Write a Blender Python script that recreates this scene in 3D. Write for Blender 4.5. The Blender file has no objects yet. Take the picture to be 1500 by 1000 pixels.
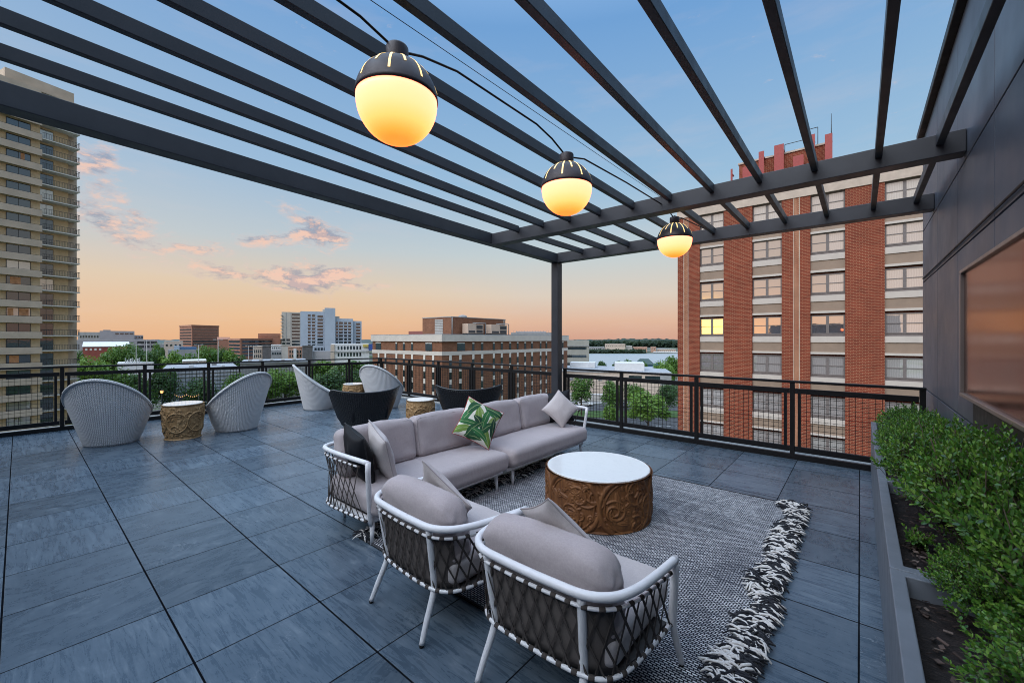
GLOW, SUNE, EXPO = 0.80, 0.022, 0.0
ZEN = (1.15, 1.60, 2.20)  # sky overhead, brightened out of view to light the terrace
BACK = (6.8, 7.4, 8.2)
import bpy, math, random
import numpy as np
from mathutils import Vector, Matrix, noise

RND = random.Random(11)
SC = bpy.context.scene
COL = SC.collection
PI = math.pi

# ------------------------------------------------------------------ camera
FPX, CX, CY, CAMH = 607.0, 750.0, 496.0, 1.64       # calibrated on the paving grid
YAW = math.atan2(510.0, 607.0)
FWD = (-math.sin(YAW), math.cos(YAW)); RGT = (math.cos(YAW), math.sin(YAW))
cam = bpy.data.cameras.new('camera'); camo = bpy.data.objects.new('camera', cam); COL.objects.link(camo)
cam.sensor_width = 36.0; cam.lens = FPX / 1500.0 * 36.0
cam.shift_y = -(500.0 - CY) / 1500.0
cam.clip_start = 0.05; cam.clip_end = 6000
camo.location = (0, 0, CAMH); camo.rotation_euler = (PI / 2, 0, YAW)
SC.camera = camo

def at(u, d):
    "plan position at sideways bearing u and depth d"
    r = (u - CX) / FPX
    return ((FWD[0] + RGT[0] * r) * d, (FWD[1] + RGT[1] * r) * d)
def hz(v, d):
    return CAMH - (v - CY) / FPX * d

# ------------------------------------------------------------------ mesh builder
class MB:
    def __init__(s): s.v = []; s.f = []; s.m = []; s.s = []; s.uv = []; s.hasuv = False
    def add(s, verts, faces, mi=0, smooth=False, uvs=None):
        b = len(s.v); s.v.extend([tuple(p) for p in verts])
        for i, f in enumerate(faces):
            s.f.append(tuple(b + k for k in f)); s.m.append(mi); s.s.append(smooth)
            if uvs is not None: s.uv.append(uvs[i]); s.hasuv = True
            else: s.uv.append(None)
    def box(s, x0, x1, y0, y1, z0, z1, mi=0):
        v = [(x0,y0,z0),(x1,y0,z0),(x1,y1,z0),(x0,y1,z0),(x0,y0,z1),(x1,y0,z1),(x1,y1,z1),(x0,y1,z1)]
        s.add(v, [(0,3,2,1),(4,5,6,7),(0,1,5,4),(1,2,6,5),(2,3,7,6),(3,0,4,7)], mi)
    def hexa(s, v, mi=0):
        s.add(v, [(0,3,2,1),(4,5,6,7),(0,1,5,4),(1,2,6,5),(2,3,7,6),(3,0,4,7)], mi)
    def obox(s, c, sx, sy, sz, rz=0, mi=0):
        ca, sa = math.cos(rz), math.sin(rz); v = []
        for z in (-sz/2, sz/2):
            for x, y in ((-sx/2,-sy/2),(sx/2,-sy/2),(sx/2,sy/2),(-sx/2,sy/2)):
                v.append((c[0]+x*ca-y*sa, c[1]+x*sa+y*ca, c[2]+z))
        s.hexa(v, mi)
    def quad(s, a, b, c, d, mi=0): s.add([a,b,c,d], [(0,1,2,3)], mi)
    def prism(s, poly, z0, z1, mi=0):
        n = len(poly)
        v = [(x,y,z0) for x,y in poly] + [(x,y,z1) for x,y in poly]
        f = [tuple(range(n-1,-1,-1)), tuple(range(n,2*n))]
        f += [(i,(i+1)%n,n+(i+1)%n,n+i) for i in range(n)]
        s.add(v, f, mi)
    def tube(s, pts, r, n=8, mi=0, closed=False, smooth=True, flat=None):
        pts = [Vector(p) for p in pts]; N = len(pts)
        rr = r if isinstance(r, (list, tuple)) else [r]*N
        verts = []; up = None
        for i, p in enumerate(pts):
            a = pts[(i-1) % N] if (closed or i > 0) else p
            b = pts[(i+1) % N] if (closed or i < N-1) else p
            t = (b - a)
            if t.length < 1e-9: t = Vector((0,0,1))
            t.normalize()
            if up is None:
                up = Vector((0,0,1)) if abs(t.z) < 0.9 else Vector((1,0,0))
            x = up - t*up.dot(t)
            if x.length < 1e-6: x = t.orthogonal()
            x.normalize(); y = t.cross(x); up = x
            for k in range(n):
                an = 2*PI*k/n + PI/n
                cx_, cy_ = math.cos(an)*rr[i], math.sin(an)*rr[i]
                if flat: cx_ *= flat
                verts.append(p + x*cx_ + y*cy_)
        f = []
        for i in range(N if closed else N-1):
            j = (i+1) % N
            for k in range(n):
                k2 = (k+1) % n
                f.append((i*n+k, i*n+k2, j*n+k2, j*n+k))
        if not closed:
            f.append(tuple(range(n-1,-1,-1))); f.append(tuple((N-1)*n+k for k in range(n)))
        s.add(verts, f, mi, smooth)
    def lathe(s, prof, n=32, mi=0, c=(0,0), smooth=True, cap=True):
        v = []; f = []; uv = []
        for r, z in prof:
            for k in range(n):
                a = 2*PI*k/n; v.append((c[0]+r*math.cos(a), c[1]+r*math.sin(a), z))
        m = len(prof)
        for i in range(m-1):
            for k in range(n):
                k2 = (k+1) % n
                f.append((i*n+k, i*n+k2, (i+1)*n+k2, (i+1)*n+k))
                uv.append(((k/n,i/(m-1)),((k+1)/n,i/(m-1)),((k+1)/n,(i+1)/(m-1)),(k/n,(i+1)/(m-1))))
        s.add(v, f, mi, smooth, uv)
        if cap:
            b = len(s.v) - len(v)
            for ring, rev in ((0, True), (m-1, False)):
                if prof[ring][0] > 1e-5:
                    idx = [b+ring*n+k for k in range(n)]
                    s.f.append(tuple(reversed(idx)) if rev else tuple(idx)); s.m.append(mi); s.s.append(False); s.uv.append(None)
    def grid(s, fn, nu, nv, mi=0, closeu=False, smooth=True, flip=False):
        v = []; f = []; uv = []
        cu = nu if closeu else nu+1
        for j in range(nv+1):
            for i in range(cu): v.append(fn(i/nu, j/nv))
        for j in range(nv):
            for i in range(nu):
                i2 = (i+1) % cu
                q = (j*cu+i, j*cu+i2, (j+1)*cu+i2, (j+1)*cu+i)
                u = ((i/nu,j/nv),((i+1)/nu,j/nv),((i+1)/nu,(j+1)/nv),(i/nu,(j+1)/nv))
                if flip: q = q[::-1]; u = u[::-1]
                f.append(q); uv.append(u)
        s.add(v, f, mi, smooth, uv)
    def mesh(s, name):
        me = bpy.data.meshes.new(name); me.from_pydata(s.v, [], s.f)
        me.polygons.foreach_set('material_index', s.m); me.polygons.foreach_set('use_smooth', s.s)
        if s.hasuv:
            l = me.uv_layers.new(name='UVMap'); d = []
            for f, u in zip(s.f, s.uv):
                if u is None:
                    for _ in f: d.extend((0.0, 0.0))
                else:
                    for a in u: d.extend(a)
            l.data.foreach_set('uv', d)
        me.update(); return me
    def build(s, name, mats, parent=None, bevel=0, subsurf=0, solid=0):
        me = s.mesh(name)
        for m in (mats if isinstance(mats, (list, tuple)) else [mats]): me.materials.append(m)
        o = bpy.data.objects.new(name, me); COL.objects.link(o)
        if parent is not None: o.parent = parent
        if solid:
            md = o.modifiers.new('thick','SOLIDIFY'); md.thickness = solid; md.offset = 0
        if bevel:
            md = o.modifiers.new('bevel','BEVEL'); md.width = bevel; md.segments = 2; md.limit_method = 'ANGLE'; md.angle_limit = 0.6
        if subsurf:
            md = o.modifiers.new('sub','SUBSURF'); md.levels = subsurf; md.render_levels = subsurf
        return o

def tag(o, label=None, cat=None, group=None, kind=None):
    if label: o['label'] = label
    if cat: o['category'] = cat
    if group: o['group'] = group
    if kind: o['kind'] = kind
    return o
def thing(name, label, cat, loc=(0,0,0), rz=0, group=None):
    o = bpy.data.objects.new(name, None); COL.objects.link(o)
    o.empty_display_size = 0.2
    o.location = loc; o.rotation_euler = (0,0,rz)
    return tag(o, label, cat, group)
def dup(o, loc, rz, label, scale=None):
    def rec(a, par):
        c = a.copy(); COL.objects.link(c)
        if par is not None: c.parent = par
        for ch in list(a.children): rec(ch, c)
        return c
    c = rec(o, None); c.location = loc; c.rotation_euler = (0,0,rz); c['label'] = label
    if scale is not None: c.scale = scale
    return c

# ------------------------------------------------------------------ materials
class NT:
    "tiny helper round a node tree"
    def __init__(s, tree): s.t = tree; s.n = tree.nodes; s.l = tree.links
    def node(s, typ, **kw):
        nd = s.n.new(typ)
        for k, v in kw.items(): setattr(nd, k, v)
        return nd
    def put(s, sock, val):
        if hasattr(val, 'is_linked') or isinstance(val, bpy.types.NodeSocket): s.l.new(val, sock)
        else: sock.default_value = val
    def math(s, op, a, b=None, c=None, clamp=False):
        nd = s.node('ShaderNodeMath', operation=op, use_clamp=clamp)
        s.put(nd.inputs[0], a)
        if b is not None: s.put(nd.inputs[1], b)
        if c is not None: s.put(nd.inputs[2], c)
        return nd.outputs[0]
    def vmath(s, op, a, b=None):
        nd = s.node('ShaderNodeVectorMath', operation=op)
        s.put(nd.inputs[0], a)
        if b is not None:
            if op == 'SCALE': s.put(nd.inputs[3], b)
            else: s.put(nd.inputs[1], b)
        return nd.outputs['Value'] if op in ('DOT_PRODUCT','LENGTH','DISTANCE') else nd.outputs[0]
    def mix(s, f, a, b, blend='MIX'):
        nd = s.node('ShaderNodeMix', data_type='RGBA', blend_type=blend)
        s.put(nd.inputs[0], f); s.put(nd.inputs[6], a); s.put(nd.inputs[7], b)
        return nd.outputs[2]
    def noise(s, vec, scale, detail=3, rough=0.55, dist=0, out=0):
        nd = s.node('ShaderNodeTexNoise'); s.l.new(vec, nd.inputs['Vector'])
        nd.inputs['Scale'].default_value = scale; nd.inputs['Detail'].default_value = detail
        nd.inputs['Roughness'].default_value = rough; nd.inputs['Distortion'].default_value = dist
        return nd.outputs[out]
    def ramp(s, f, stops):
        nd = s.node('ShaderNodeValToRGB'); e = nd.color_ramp.elements
        while len(e) < len(stops): e.new(0.5)
        for i, (p, c) in enumerate(stops):
            e[i].position = p; e[i].color = (*c, 1) if len(c) == 3 else c
        s.put(nd.inputs[0], f); return nd.outputs[0]
    def remap(s, x, a, b, c=0.0, d=1.0):
        nd = s.node('ShaderNodeMapRange'); nd.clamp = True
        s.put(nd.inputs[0], x); nd.inputs[1].default_value = a; nd.inputs[2].default_value = b
        nd.inputs[3].default_value = c; nd.inputs[4].default_value = d
        return nd.outputs[0]
    def sep(s, v):
        nd = s.node('ShaderNodeSeparateXYZ'); s.l.new(v, nd.inputs[0]); return nd.outputs
    def comb(s, x, y, z):
        nd = s.node('ShaderNodeCombineXYZ')
        for i, k in enumerate((x,y,z)): s.put(nd.inputs[i], k)
        return nd.outputs[0]
    def coord(s, which='Object'): return s.node('ShaderNodeTexCoord').outputs[which]
    def mapv(s, v, scale=(1,1,1), rot=(0,0,0), loc=(0,0,0)):
        nd = s.node('ShaderNodeMapping'); s.l.new(v, nd.inputs[0])
        nd.inputs[1].default_value = loc; nd.inputs[2].default_value = rot; nd.inputs[3].default_value = scale
        return nd.outputs[0]
    def bump(s, h, strength=0.3, dist=0.01):
        nd = s.node('ShaderNodeBump'); nd.inputs['Strength'].default_value = strength; nd.inputs['Distance'].default_value = dist
        s.l.new(h, nd.inputs['Height']); return nd.outputs[0]
def rgba(c): return (c[0], c[1], c[2], 1.0)
def newmat(name):
    m = bpy.data.materials.new(name); m.use_nodes = True
    n = NT(m.node_tree); b = m.node_tree.nodes['Principled BSDF']
    return m, n, b
def plain(name, col, rough=0.5, metal=0.0, var=0.12, vscale=6.0, bump=0.0, bscale=40.0, spec=0.5, emit=None, estr=0):
    m, n, b = newmat(name)
    v = n.coord()
    f = n.noise(v, vscale, 4, 0.6)
    lo = tuple(c*(1-var) for c in col); hi = tuple(min(1, c*(1+var)) for c in col)
    n.l.new(n.mix(n.remap(f, 0.3, 0.7), rgba(lo), rgba(hi)), b.inputs['Base Color'])
    n.l.new(n.remap(n.noise(v, vscale*2.3, 3), 0.3, 0.7, max(0.02, rough-0.07), min(1, rough+0.07)), b.inputs['Roughness'])
    b.inputs['Metallic'].default_value = metal; b.inputs['Specular IOR Level'].default_value = spec
    if bump: n.l.new(n.bump(n.noise(v, bscale, 3), bump, 0.004), b.inputs['Normal'])
    if emit: b.inputs['Emission Color'].default_value = rgba(emit); b.inputs['Emission Strength'].default_value = estr
    return m
# ------------------------------------------------------------------ sky, sun, colour management
def srgb(r, g, b):
    f = lambda c: c/12.92 if c <= 0.04045 else ((c+0.055)/1.055)**2.4
    return (f(r/255), f(g/255), f(b/255))
W = bpy.data.worlds.new('World'); SC.world = W; W.use_nodes = True
wn = NT(W.node_tree)
bg = W.node_tree.nodes['Background']
D = wn.vmath('NORMALIZE', wn.coord('Generated'))
dx, dy, dz = wn.sep(D)
up = wn.math('MAXIMUM', dz, 0.0)
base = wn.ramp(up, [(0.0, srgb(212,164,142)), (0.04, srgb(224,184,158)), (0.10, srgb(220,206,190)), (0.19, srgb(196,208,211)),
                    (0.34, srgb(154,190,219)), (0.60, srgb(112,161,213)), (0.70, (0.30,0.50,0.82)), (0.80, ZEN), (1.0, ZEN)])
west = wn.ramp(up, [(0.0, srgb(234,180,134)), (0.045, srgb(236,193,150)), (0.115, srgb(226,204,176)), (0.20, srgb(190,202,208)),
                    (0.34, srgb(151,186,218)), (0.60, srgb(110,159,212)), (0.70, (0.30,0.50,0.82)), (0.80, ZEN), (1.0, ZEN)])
wf = wn.remap(wn.vmath('DOT_PRODUCT', D, (-0.96, 0.27, 0.0)), 0.80, 1.0)
sky = wn.mix(wf, base, west)
# afterglow of the sun just behind the viewer
SUNDIR = Vector((-0.25, -0.966, 0.035)).normalized()
sd = wn.vmath('DOT_PRODUCT', D, tuple(SUNDIR))
broad = wn.math('MULTIPLY', wn.math('POWER', 2.718, wn.math('MULTIPLY', wn.math('SUBTRACT', sd, 1.0), 2.6)),
                wn.math('POWER', 2.718, wn.math('MULTIPLY', wn.math('MULTIPLY', up, up), -3.0)))
sky = wn.mix(broad, sky, rgba((GLOW*1.0, GLOW*0.78, GLOW*0.66)))
mid_ = wn.math('POWER', 2.718, wn.math('MULTIPLY', wn.math('SUBTRACT', sd, 1.0), 45.0))
low = wn.math('POWER', 2.718, wn.math('MULTIPLY', wn.math('MULTIPLY', up, up), -160.0))
sky = wn.mix(wn.math('MULTIPLY', mid_, low), sky, rgba((1.6, 0.80, 0.36)))
core = wn.math('POWER', 2.718, wn.math('MULTIPLY', wn.math('SUBTRACT', sd, 1.0), 1500.0))
sky = wn.mix(core, sky, rgba((3.0, 1.9, 0.35)))
# bright sheet added to the unseen sky behind the viewer, as main soft light
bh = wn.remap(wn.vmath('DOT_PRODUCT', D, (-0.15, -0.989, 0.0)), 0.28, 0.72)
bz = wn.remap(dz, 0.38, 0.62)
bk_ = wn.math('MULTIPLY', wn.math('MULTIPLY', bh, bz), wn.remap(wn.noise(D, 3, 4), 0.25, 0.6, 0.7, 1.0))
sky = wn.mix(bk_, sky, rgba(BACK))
# clouds: drifts placed where the evening has them
def dirof(u, v):
    r, t = (u-CX)/FPX, -(v-CY)/FPX
    return Vector((FWD[0]+RGT[0]*r, FWD[1]+RGT[1]*r, t)).normalized()
tot = None
for (u, v, su, sv, amp) in [(140,228,40,26,.9),(165,255,60,30,.35),(165,318,70,34,.72),(215,352,60,22,.55),(465,345,58,20,1.1),(365,352,40,12,.8),
                       (305,368,40,12,.7),(330,400,75,15,.95),(475,405,62,24,1.1),(440,420,40,10,.8),(545,420,30,8,.6),(680,425,60,8,.45),
                       (110,300,50,50,.3),(455,318,36,14,.6),(395,300,40,14,.4),(560,300,60,14,.3)]:
    c = dirof(u, v); th = Vector((-c.y, c.x, 0)).normalized(); tv = c.cross(th)
    k = c.dot(Vector((FWD[0], FWD[1], 0)))            # angular size falls off away from the axis
    sa, sb = su/FPX*k*k*1.15, sv/FPX*k
    a = wn.vmath('DOT_PRODUCT', D, tuple(th/sa)); b_ = wn.vmath('DOT_PRODUCT', D, tuple(tv/sb))
    e = wn.math('ADD', wn.math('MULTIPLY', a, a), wn.math('MULTIPLY', b_, b_))
    g = wn.math('MULTIPLY', wn.math('POWER', 2.718, wn.math('MULTIPLY', e, -1.0)), amp)
    tot = g if tot is None else wn.math('ADD', tot, g)
front = wn.remap(wn.vmath('DOT_PRODUCT', D, (FWD[0], FWD[1], 0)), 0.0, 0.3)
tot = wn.math('MULTIPLY', tot, front)
cv = wn.mapv(D, scale=(1, 1, 2.6))
n1 = wn.noise(cv, 19, 9, 0.66, 0.25); n2 = wn.noise(wn.mapv(D, scale=(1,1,2.6), loc=(0.01,0.008,-0.035)), 19, 9, 0.66, 0.25)
def dens(nz): return wn.remap(wn.math('ADD', wn.math('MULTIPLY', nz, 1.55), wn.math('MULTIPLY', tot, 0.54)), 1.02, 1.45)
d1, d2 = dens(n1), dens(n2)
lit = wn.remap(wn.math('SUBTRACT', d2, d1), -0.28, 0.22)
cc = wn.mix(lit, rgba(srgb(244,202,182)), rgba(srgb(146,149,169)))
cc = wn.mix(wn.remap(d1, 0.15, 0.6), rgba(srgb(222,202,198)), cc)
sky = wn.mix(wn.math('MULTIPLY', d1, 0.92), sky, cc)
wisp = wn.math('MULTIPLY', wn.remap(wn.noise(wn.mapv(D, scale=(1,1,5)), 4, 5, 0.6), 0.52, 0.8), 0.16)
sky = wn.mix(wisp, sky, rgba(srgb(228,208,204)))
# below the horizon: dim ground tone
sky = wn.mix(wn.remap(dz, -0.02, 0.0, 1.0, 0.0), sky, rgba((0.10, 0.11, 0.11)))
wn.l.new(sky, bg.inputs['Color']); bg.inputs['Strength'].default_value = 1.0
W.cycles.sampling_method = 'MANUAL'; W.cycles.sample_map_resolution = 1024

sl = bpy.data.lights.new('sun', 'SUN'); sl.energy = SUNE; sl.angle = math.radians(6); sl.color = (1.0, 0.60, 0.14)
so = bpy.data.objects.new('sun', sl); COL.objects.link(so)
so.rotation_euler = Vector((-0.262, -0.966, 0.032)).to_track_quat('Z', 'Y').to_euler()

vs = SC.view_settings; vs.view_transform = 'Standard'; vs.look = 'None'; vs.exposure = EXPO; vs.gamma = 1.0; vs.use_curve_mapping = False
SC.cycles.use_denoising = True
SC.cycles.denoiser = 'OPENIMAGEDENOISE'
SC.cycles.pixel_filter_type = 'BLACKMAN_HARRIS'; SC.cycles.filter_width = 1.0
SC.cycles.max_bounces = 8; SC.cycles.diffuse_bounces = 4; SC.cycles.glossy_bounces = 3; SC.cycles.transparent_max_bounces = 10
SC.cycles.caustics_reflective = False; SC.cycles.caustics_refractive = False
SC.cycles.sample_clamp_indirect = 6.0
# ------------------------------------------------------------------ shared materials
M_BLACK = plain('black_powder_coat', (0.0055,0.005,0.0055), 0.5, 0.0, 0.2, 5, spec=0.3)
M_PERG = plain('dark_bronze_steel', (0.034,0.035,0.041), 0.44, 0.0, 0.18, 3.0, spec=0.4)
M_WHITE = plain('white_powder_coat', (0.74,0.73,0.74), 0.35, 0.0, 0.05, 8, 0.04, 120)
M_PLANTER = plain('charcoal_planter_metal', (0.15,0.165,0.19), 0.45, 0.1, 0.12, 4, 0.06, 150)
M_COPING = plain('pale_stone_coping', (0.30,0.30,0.29), 0.75, 0, 0.15, 4)

def tile_material():
    m, n, b = newmat('slate_porcelain_pavers')
    P = n.coord(); x, y, z = n.sep(P)
    px, py = 0.6445, 0.6375
    gx = n.math('DIVIDE', n.math('ADD', x, 0.005 + 40*px), px); gy = n.math('DIVIDE', n.math('ADD', y, -0.572 + 40*py), py)
    fx = n.math('FRACT', gx); fy = n.math('FRACT', gy)
    ix = n.math('FLOOR', gx); iy = n.math('FLOOR', gy)
    def edge(f, p):
        return n.math('MULTIPLY', n.math('MINIMUM', f, n.math('SUBTRACT', 1.0, f)), p)
    ex = edge(fx, px); ey = edge(fy, py)
    wn_ = n.node('ShaderNodeTexWhiteNoise', noise_dimensions='2D')
    n.l.new(n.comb(ix, iy, 0.0), wn_.inputs['Vector'])
    rv = wn_.outputs['Value']; rc = wn_.outputs['Color']
    wob = n.math('MULTIPLY', n.noise(P, 3.0, 2), 0.0015)
    jx = n.remap(n.math('ADD', ex, wob), 0.0040, 0.0054, 1.0, 0.0); jy = n.remap(n.math('ADD', ey, wob), 0.0048, 0.0064, 1.0, 0.0)
    joint = n.math('MAXIMUM', jx, jy)
    off = n.vmath('SCALE', rc, 9.0)
    p0 = n.vmath('ADD', P, off)
    # three kinds of slate figure, one per paver
    sA = n.noise(n.mapv(p0, scale=(1.6, 14, 1), rot=(0,0,0.2)), 2.2, 7, 0.68, 0.9)
    sB = n.noise(n.mapv(p0, scale=(5, 2.4, 1), rot=(0,0,0.9)), 1.6, 8, 0.7, 1.6)
    sC = n.noise(p0, 2.6, 9, 0.72, 1.0)
    pat = n.math('ADD', n.math('MULTIPLY', sA, n.remap(rv, 0.35, 0.45)), n.math('MULTIPLY', sB, n.remap(rv, 0.35, 0.45, 1, 0)))
    pat = n.math('ADD', n.math('MULTIPLY', pat, 0.65), n.math('MULTIPLY', sC, 0.35))
    fine = n.noise(n.mapv(p0, scale=(1, 2.2, 1)), 38, 4, 0.7)
    pat = n.math('ADD', pat, n.math('MULTIPLY', n.math('SUBTRACT', fine, 0.5), 0.10))
    col = n.ramp(pat, [(0.30,(0.026,0.042,0.062)),(0.45,(0.055,0.080,0.108)),(0.55,(0.086,0.115,0.146)),(0.66,(0.145,0.178,0.208)),(0.82,(0.28,0.31,0.335))])
    tint = n.remap(rv, 0, 1, 0.74, 1.22)
    col = n.mix(1.0, col, n.comb(tint, tint, tint), 'MULTIPLY')
    veins = n.math('ABSOLUTE', n.math('SUBTRACT', n.noise(n.mapv(p0, scale=(1,1.7,1)), 3.2, 5, 0.6, 1.8), 0.5))
    vmask = n.math('MULTIPLY', n.remap(veins, 0.0, 0.012, 1.0, 0.0), n.remap(n.noise(p0, 2.0, 2), 0.52, 0.66))
    col = n.mix(n.math('MULTIPLY', vmask, 0.5), col, rgba((0.36,0.39,0.42)))
    col = n.mix(joint, col, rgba((0.006,0.007,0.009)))
    n.l.new(col, b.inputs['Base Color'])
    n.l.new(n.math('ADD', n.remap(pat, 0.3, 0.75, 0.20, 0.40), n.math('MULTIPLY', joint, 0.4)), b.inputs['Roughness'])
    n.l.new(n.math('MULTIPLY', n.math('SUBTRACT', 1.0, joint), 0.62), b.inputs['Specular IOR Level'])
    h = n.math('SUBTRACT', n.math('MULTIPLY', pat, 0.5), n.math('MULTIPLY', joint, 1.6))
    n.l.new(n.bump(h, 0.35, 0.006), b.inputs['Normal'])
    return m
X0, Y1R, Y1L = -11.0, 6.83, 6.97
mb = MB(); mb.box(-11.06, 0.62, -4.0, 6.86, -0.05, 0.0)
tag(mb.build('terrace_floor', tile_material()), kind='structure')
mb = MB()
mb.box(-11.35, -11.0605, -4.0, 7.25, -0.6, 0.03); mb.box(-11.06, 0.64, 6.8605, 7.25, -0.6, 0.03)
tag(mb.build('terrace_edge_kerb', M_COPING, bevel=0.01), kind='structure')
mb = MB(); mb.box(-11.30, 3.0, -4.0, 7.20, -18.0, -0.61)
tag(mb.build('terrace_base_wall', plain('grey_render', (0.25,0.25,0.25), 0.8)), kind='structure')

# ------------------------------------------------------------------ clad wall on the right
M_CLAD = plain('charcoal_clad_panel', (0.088,0.099,0.126), 0.42, 0.0, 0.16, 0.9, 0.015, 90, spec=0.28)
M_SEAM = plain('dark_panel_seam', (0.012,0.012,0.014), 0.6)
w = thing('clad_wall', 'dark charcoal metal-clad building wall rising behind the planters and screen', 'wall', (0.64, 0, 0))
ys = [-3.6,-2.35,-1.1,0.15,1.40,2.65,3.90,5.17,6.40,7.72]
zs = [-18.0,-0.6,1.0,2.385,3.06,4.28]
mb = MB(); mb.box(0.03, 3.0, -3.6, 7.72, -18.0, 4.28); mb.build('backing', M_SEAM, w)
k = 0
for j in range(1, len(zs)-1):
    for i in range(len(ys)-1):
        mb = MB(); g = 0.007
        mb.box(0.0, 0.029, ys[i]+g, ys[i+1]-(g if i < len(ys)-2 else 0), zs[j]+g, zs[j+1]-g)
        mb.build('cladding_panel', M_CLAD, w, bevel=0.003)
mb = MB(); mb.box(0.0, 3.0, 7.722, 7.75, -18, 4.28); mb.build('end_panel', M_CLAD, w)
mb = MB(); mb.box(-0.06, 3.0, -3.6, 7.78, 4.282, 4.37); mb.build('coping', M_BLACK, w, bevel=0.008)
# slim conduit line a hand below the second seam
mb = MB(); mb.tube([(-0.012, -3.5, 2.425), (-0.012, 7.6, 2.425)], 0.008, 6); mb.build('conduit', M_SEAM, w)

# unseen wall added behind the viewer to shade the near terrace floor
shade_wall = thing('clad_wall', 'dark clad wall added unseen behind the viewer to shade the near floor, where the rafters end', 'wall', (-11.06, -2.7, 0))
mb = MB(); mb.box(0, 11.69, -1.3, -0.031, -0.6, 3.75); mb.build('backing', M_SEAM, shade_wall)
for i in range(9):
    mb = MB(); g = 0.007; L9 = 11.69/9
    mb.box(i*L9+g, (i+1)*L9-g, -0.03, 0.0, 0.02, 2.385); mb.build('cladding_panel', M_CLAD, shade_wall, bevel=0.003)
    mb = MB(); mb.box(i*L9+g, (i+1)*L9-g, -0.03, 0.0, 2.40, 3.74); mb.build('cladding_panel', M_CLAD, shade_wall, bevel=0.003)
mb = MB(); mb.box(-0.02, 11.69, -1.32, 0.05, 3.752, 3.84); mb.build('coping', M_BLACK, shade_wall)
# ------------------------------------------------------------------ framed outdoor screen
def screen_material():
    m, n, b = newmat('bronze_mirror_screen')
    v = n.coord()
    f = n.noise(n.mapv(v, scale=(1,0.5,9)), 1.2, 3)
    n.l.new(n.mix(f, rgba((0.26,0.095,0.055)), rgba((0.29,0.110,0.065))), b.inputs['Base Color'])
    b.inputs['Metallic'].default_value = 1.0
    n.l.new(n.remap(n.noise(v, 3, 3), 0.3, 0.7, 0.15, 0.19), b.inputs['Roughness'])
    return m
t = thing('wall_screen', 'large bronze tinted screen in a slim metal frame on the charcoal wall', 'screen', (0.64, 3.405, 1.205))
M_FRAME = plain('bronze_frame', (0.27,0.225,0.205), 0.35, 0.6, 0.08)
W_, H_ = 1.105, 0.95
mb = MB(); mb.box(-0.055, -0.018, -W_+0.03, W_-0.03, 0.04, H_-0.035); mb.build('screen_panel', screen_material(), t)
fr = MB()
fr.box(-0.075, -0.016, -W_, W_, 0.012, 0.039); fr.box(-0.075, -0.016, -W_, W_, H_-0.034, H_-0.010)
fr.box(-0.075, -0.016, -W_+.006, -W_+0.029, 0.040, H_-0.035); fr.box(-0.075, -0.016, W_-0.029, W_-.006, 0.040, H_-0.035)
fr.build('frame', M_FRAME, t, bevel=0.004)
mb = MB(); mb.box(-0.016, -0.001, -W_+0.06, W_-0.07, -0.24, H_-0.1); mb.build('dark_board', M_SEAM, t)  # dark board behind the screen, reaching below its frame

# ------------------------------------------------------------------ pergola
pg = thing('pergola', 'dark bronze steel pergola of slim rafters on one corner post', 'pergola', (-4.5, 6.7, 0))
def P_(x, y, z): return (x+4.5, y-6.7, z)
def pbox(mb, x0, x1, y0, y1, z0, z1):
    a = P_(x0, y0, z0); c = P_(x1, y1, z1); mb.box(a[0], c[0], a[1], c[1], a[2], c[2])
def slopebox(mb, x0, x1, y0, y1, zb, h, s):
    v = []
    for dz_ in (0, h):
        for x, y in ((x0,y0),(x1,y0),(x1,y1),(x0,y1)): v.append(P_(x, y, zb+dz_+(6.6-y)*s))
    mb.hexa(v)
mb = MB(); pbox(mb, -4.575, -4.425, 6.625, 6.775, 0.012, 3.095); mb.build('post', M_PERG, pg, bevel=0.006)
mb = MB(); pbox(mb, -4.65, -4.35, 6.55, 6.85, 0.001, 0.0118); mb.build('base_plate', M_PERG, pg)
mb = MB(); slopebox(mb, -4.58, -4.42, -2.695, 6.775, 3.10, 0.165, 0.0165); mb.build('side_beam', M_PERG, pg, bevel=0.005)
for yy, zb in ((6.60, 3.095), (4.76, 3.105)):
    mb = MB(); pbox(mb, -4.418, 0.637, yy, yy+0.16, zb, zb+0.178); mb.build('cross_beam', M_PERG, pg, bevel=0.005)
RX = [-3.88+0.4445*k for k in range(10)] + [0.49]
for i, rx in enumerate(RX):
    s = 0.0145*max(0.0, (0.2-rx)/4.1)
    for (ya, yb) in ((-2.695, 4.758), (4.922, 6.598)):
        mb = MB(); slopebox(mb, rx-0.024, rx+0.024, ya, yb, 3.186 if ya > 0 else 3.19, 0.088, s if ya < 0 else 0.0)
        mb.build('rafter', M_PERG, pg, bevel=0.004)
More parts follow.
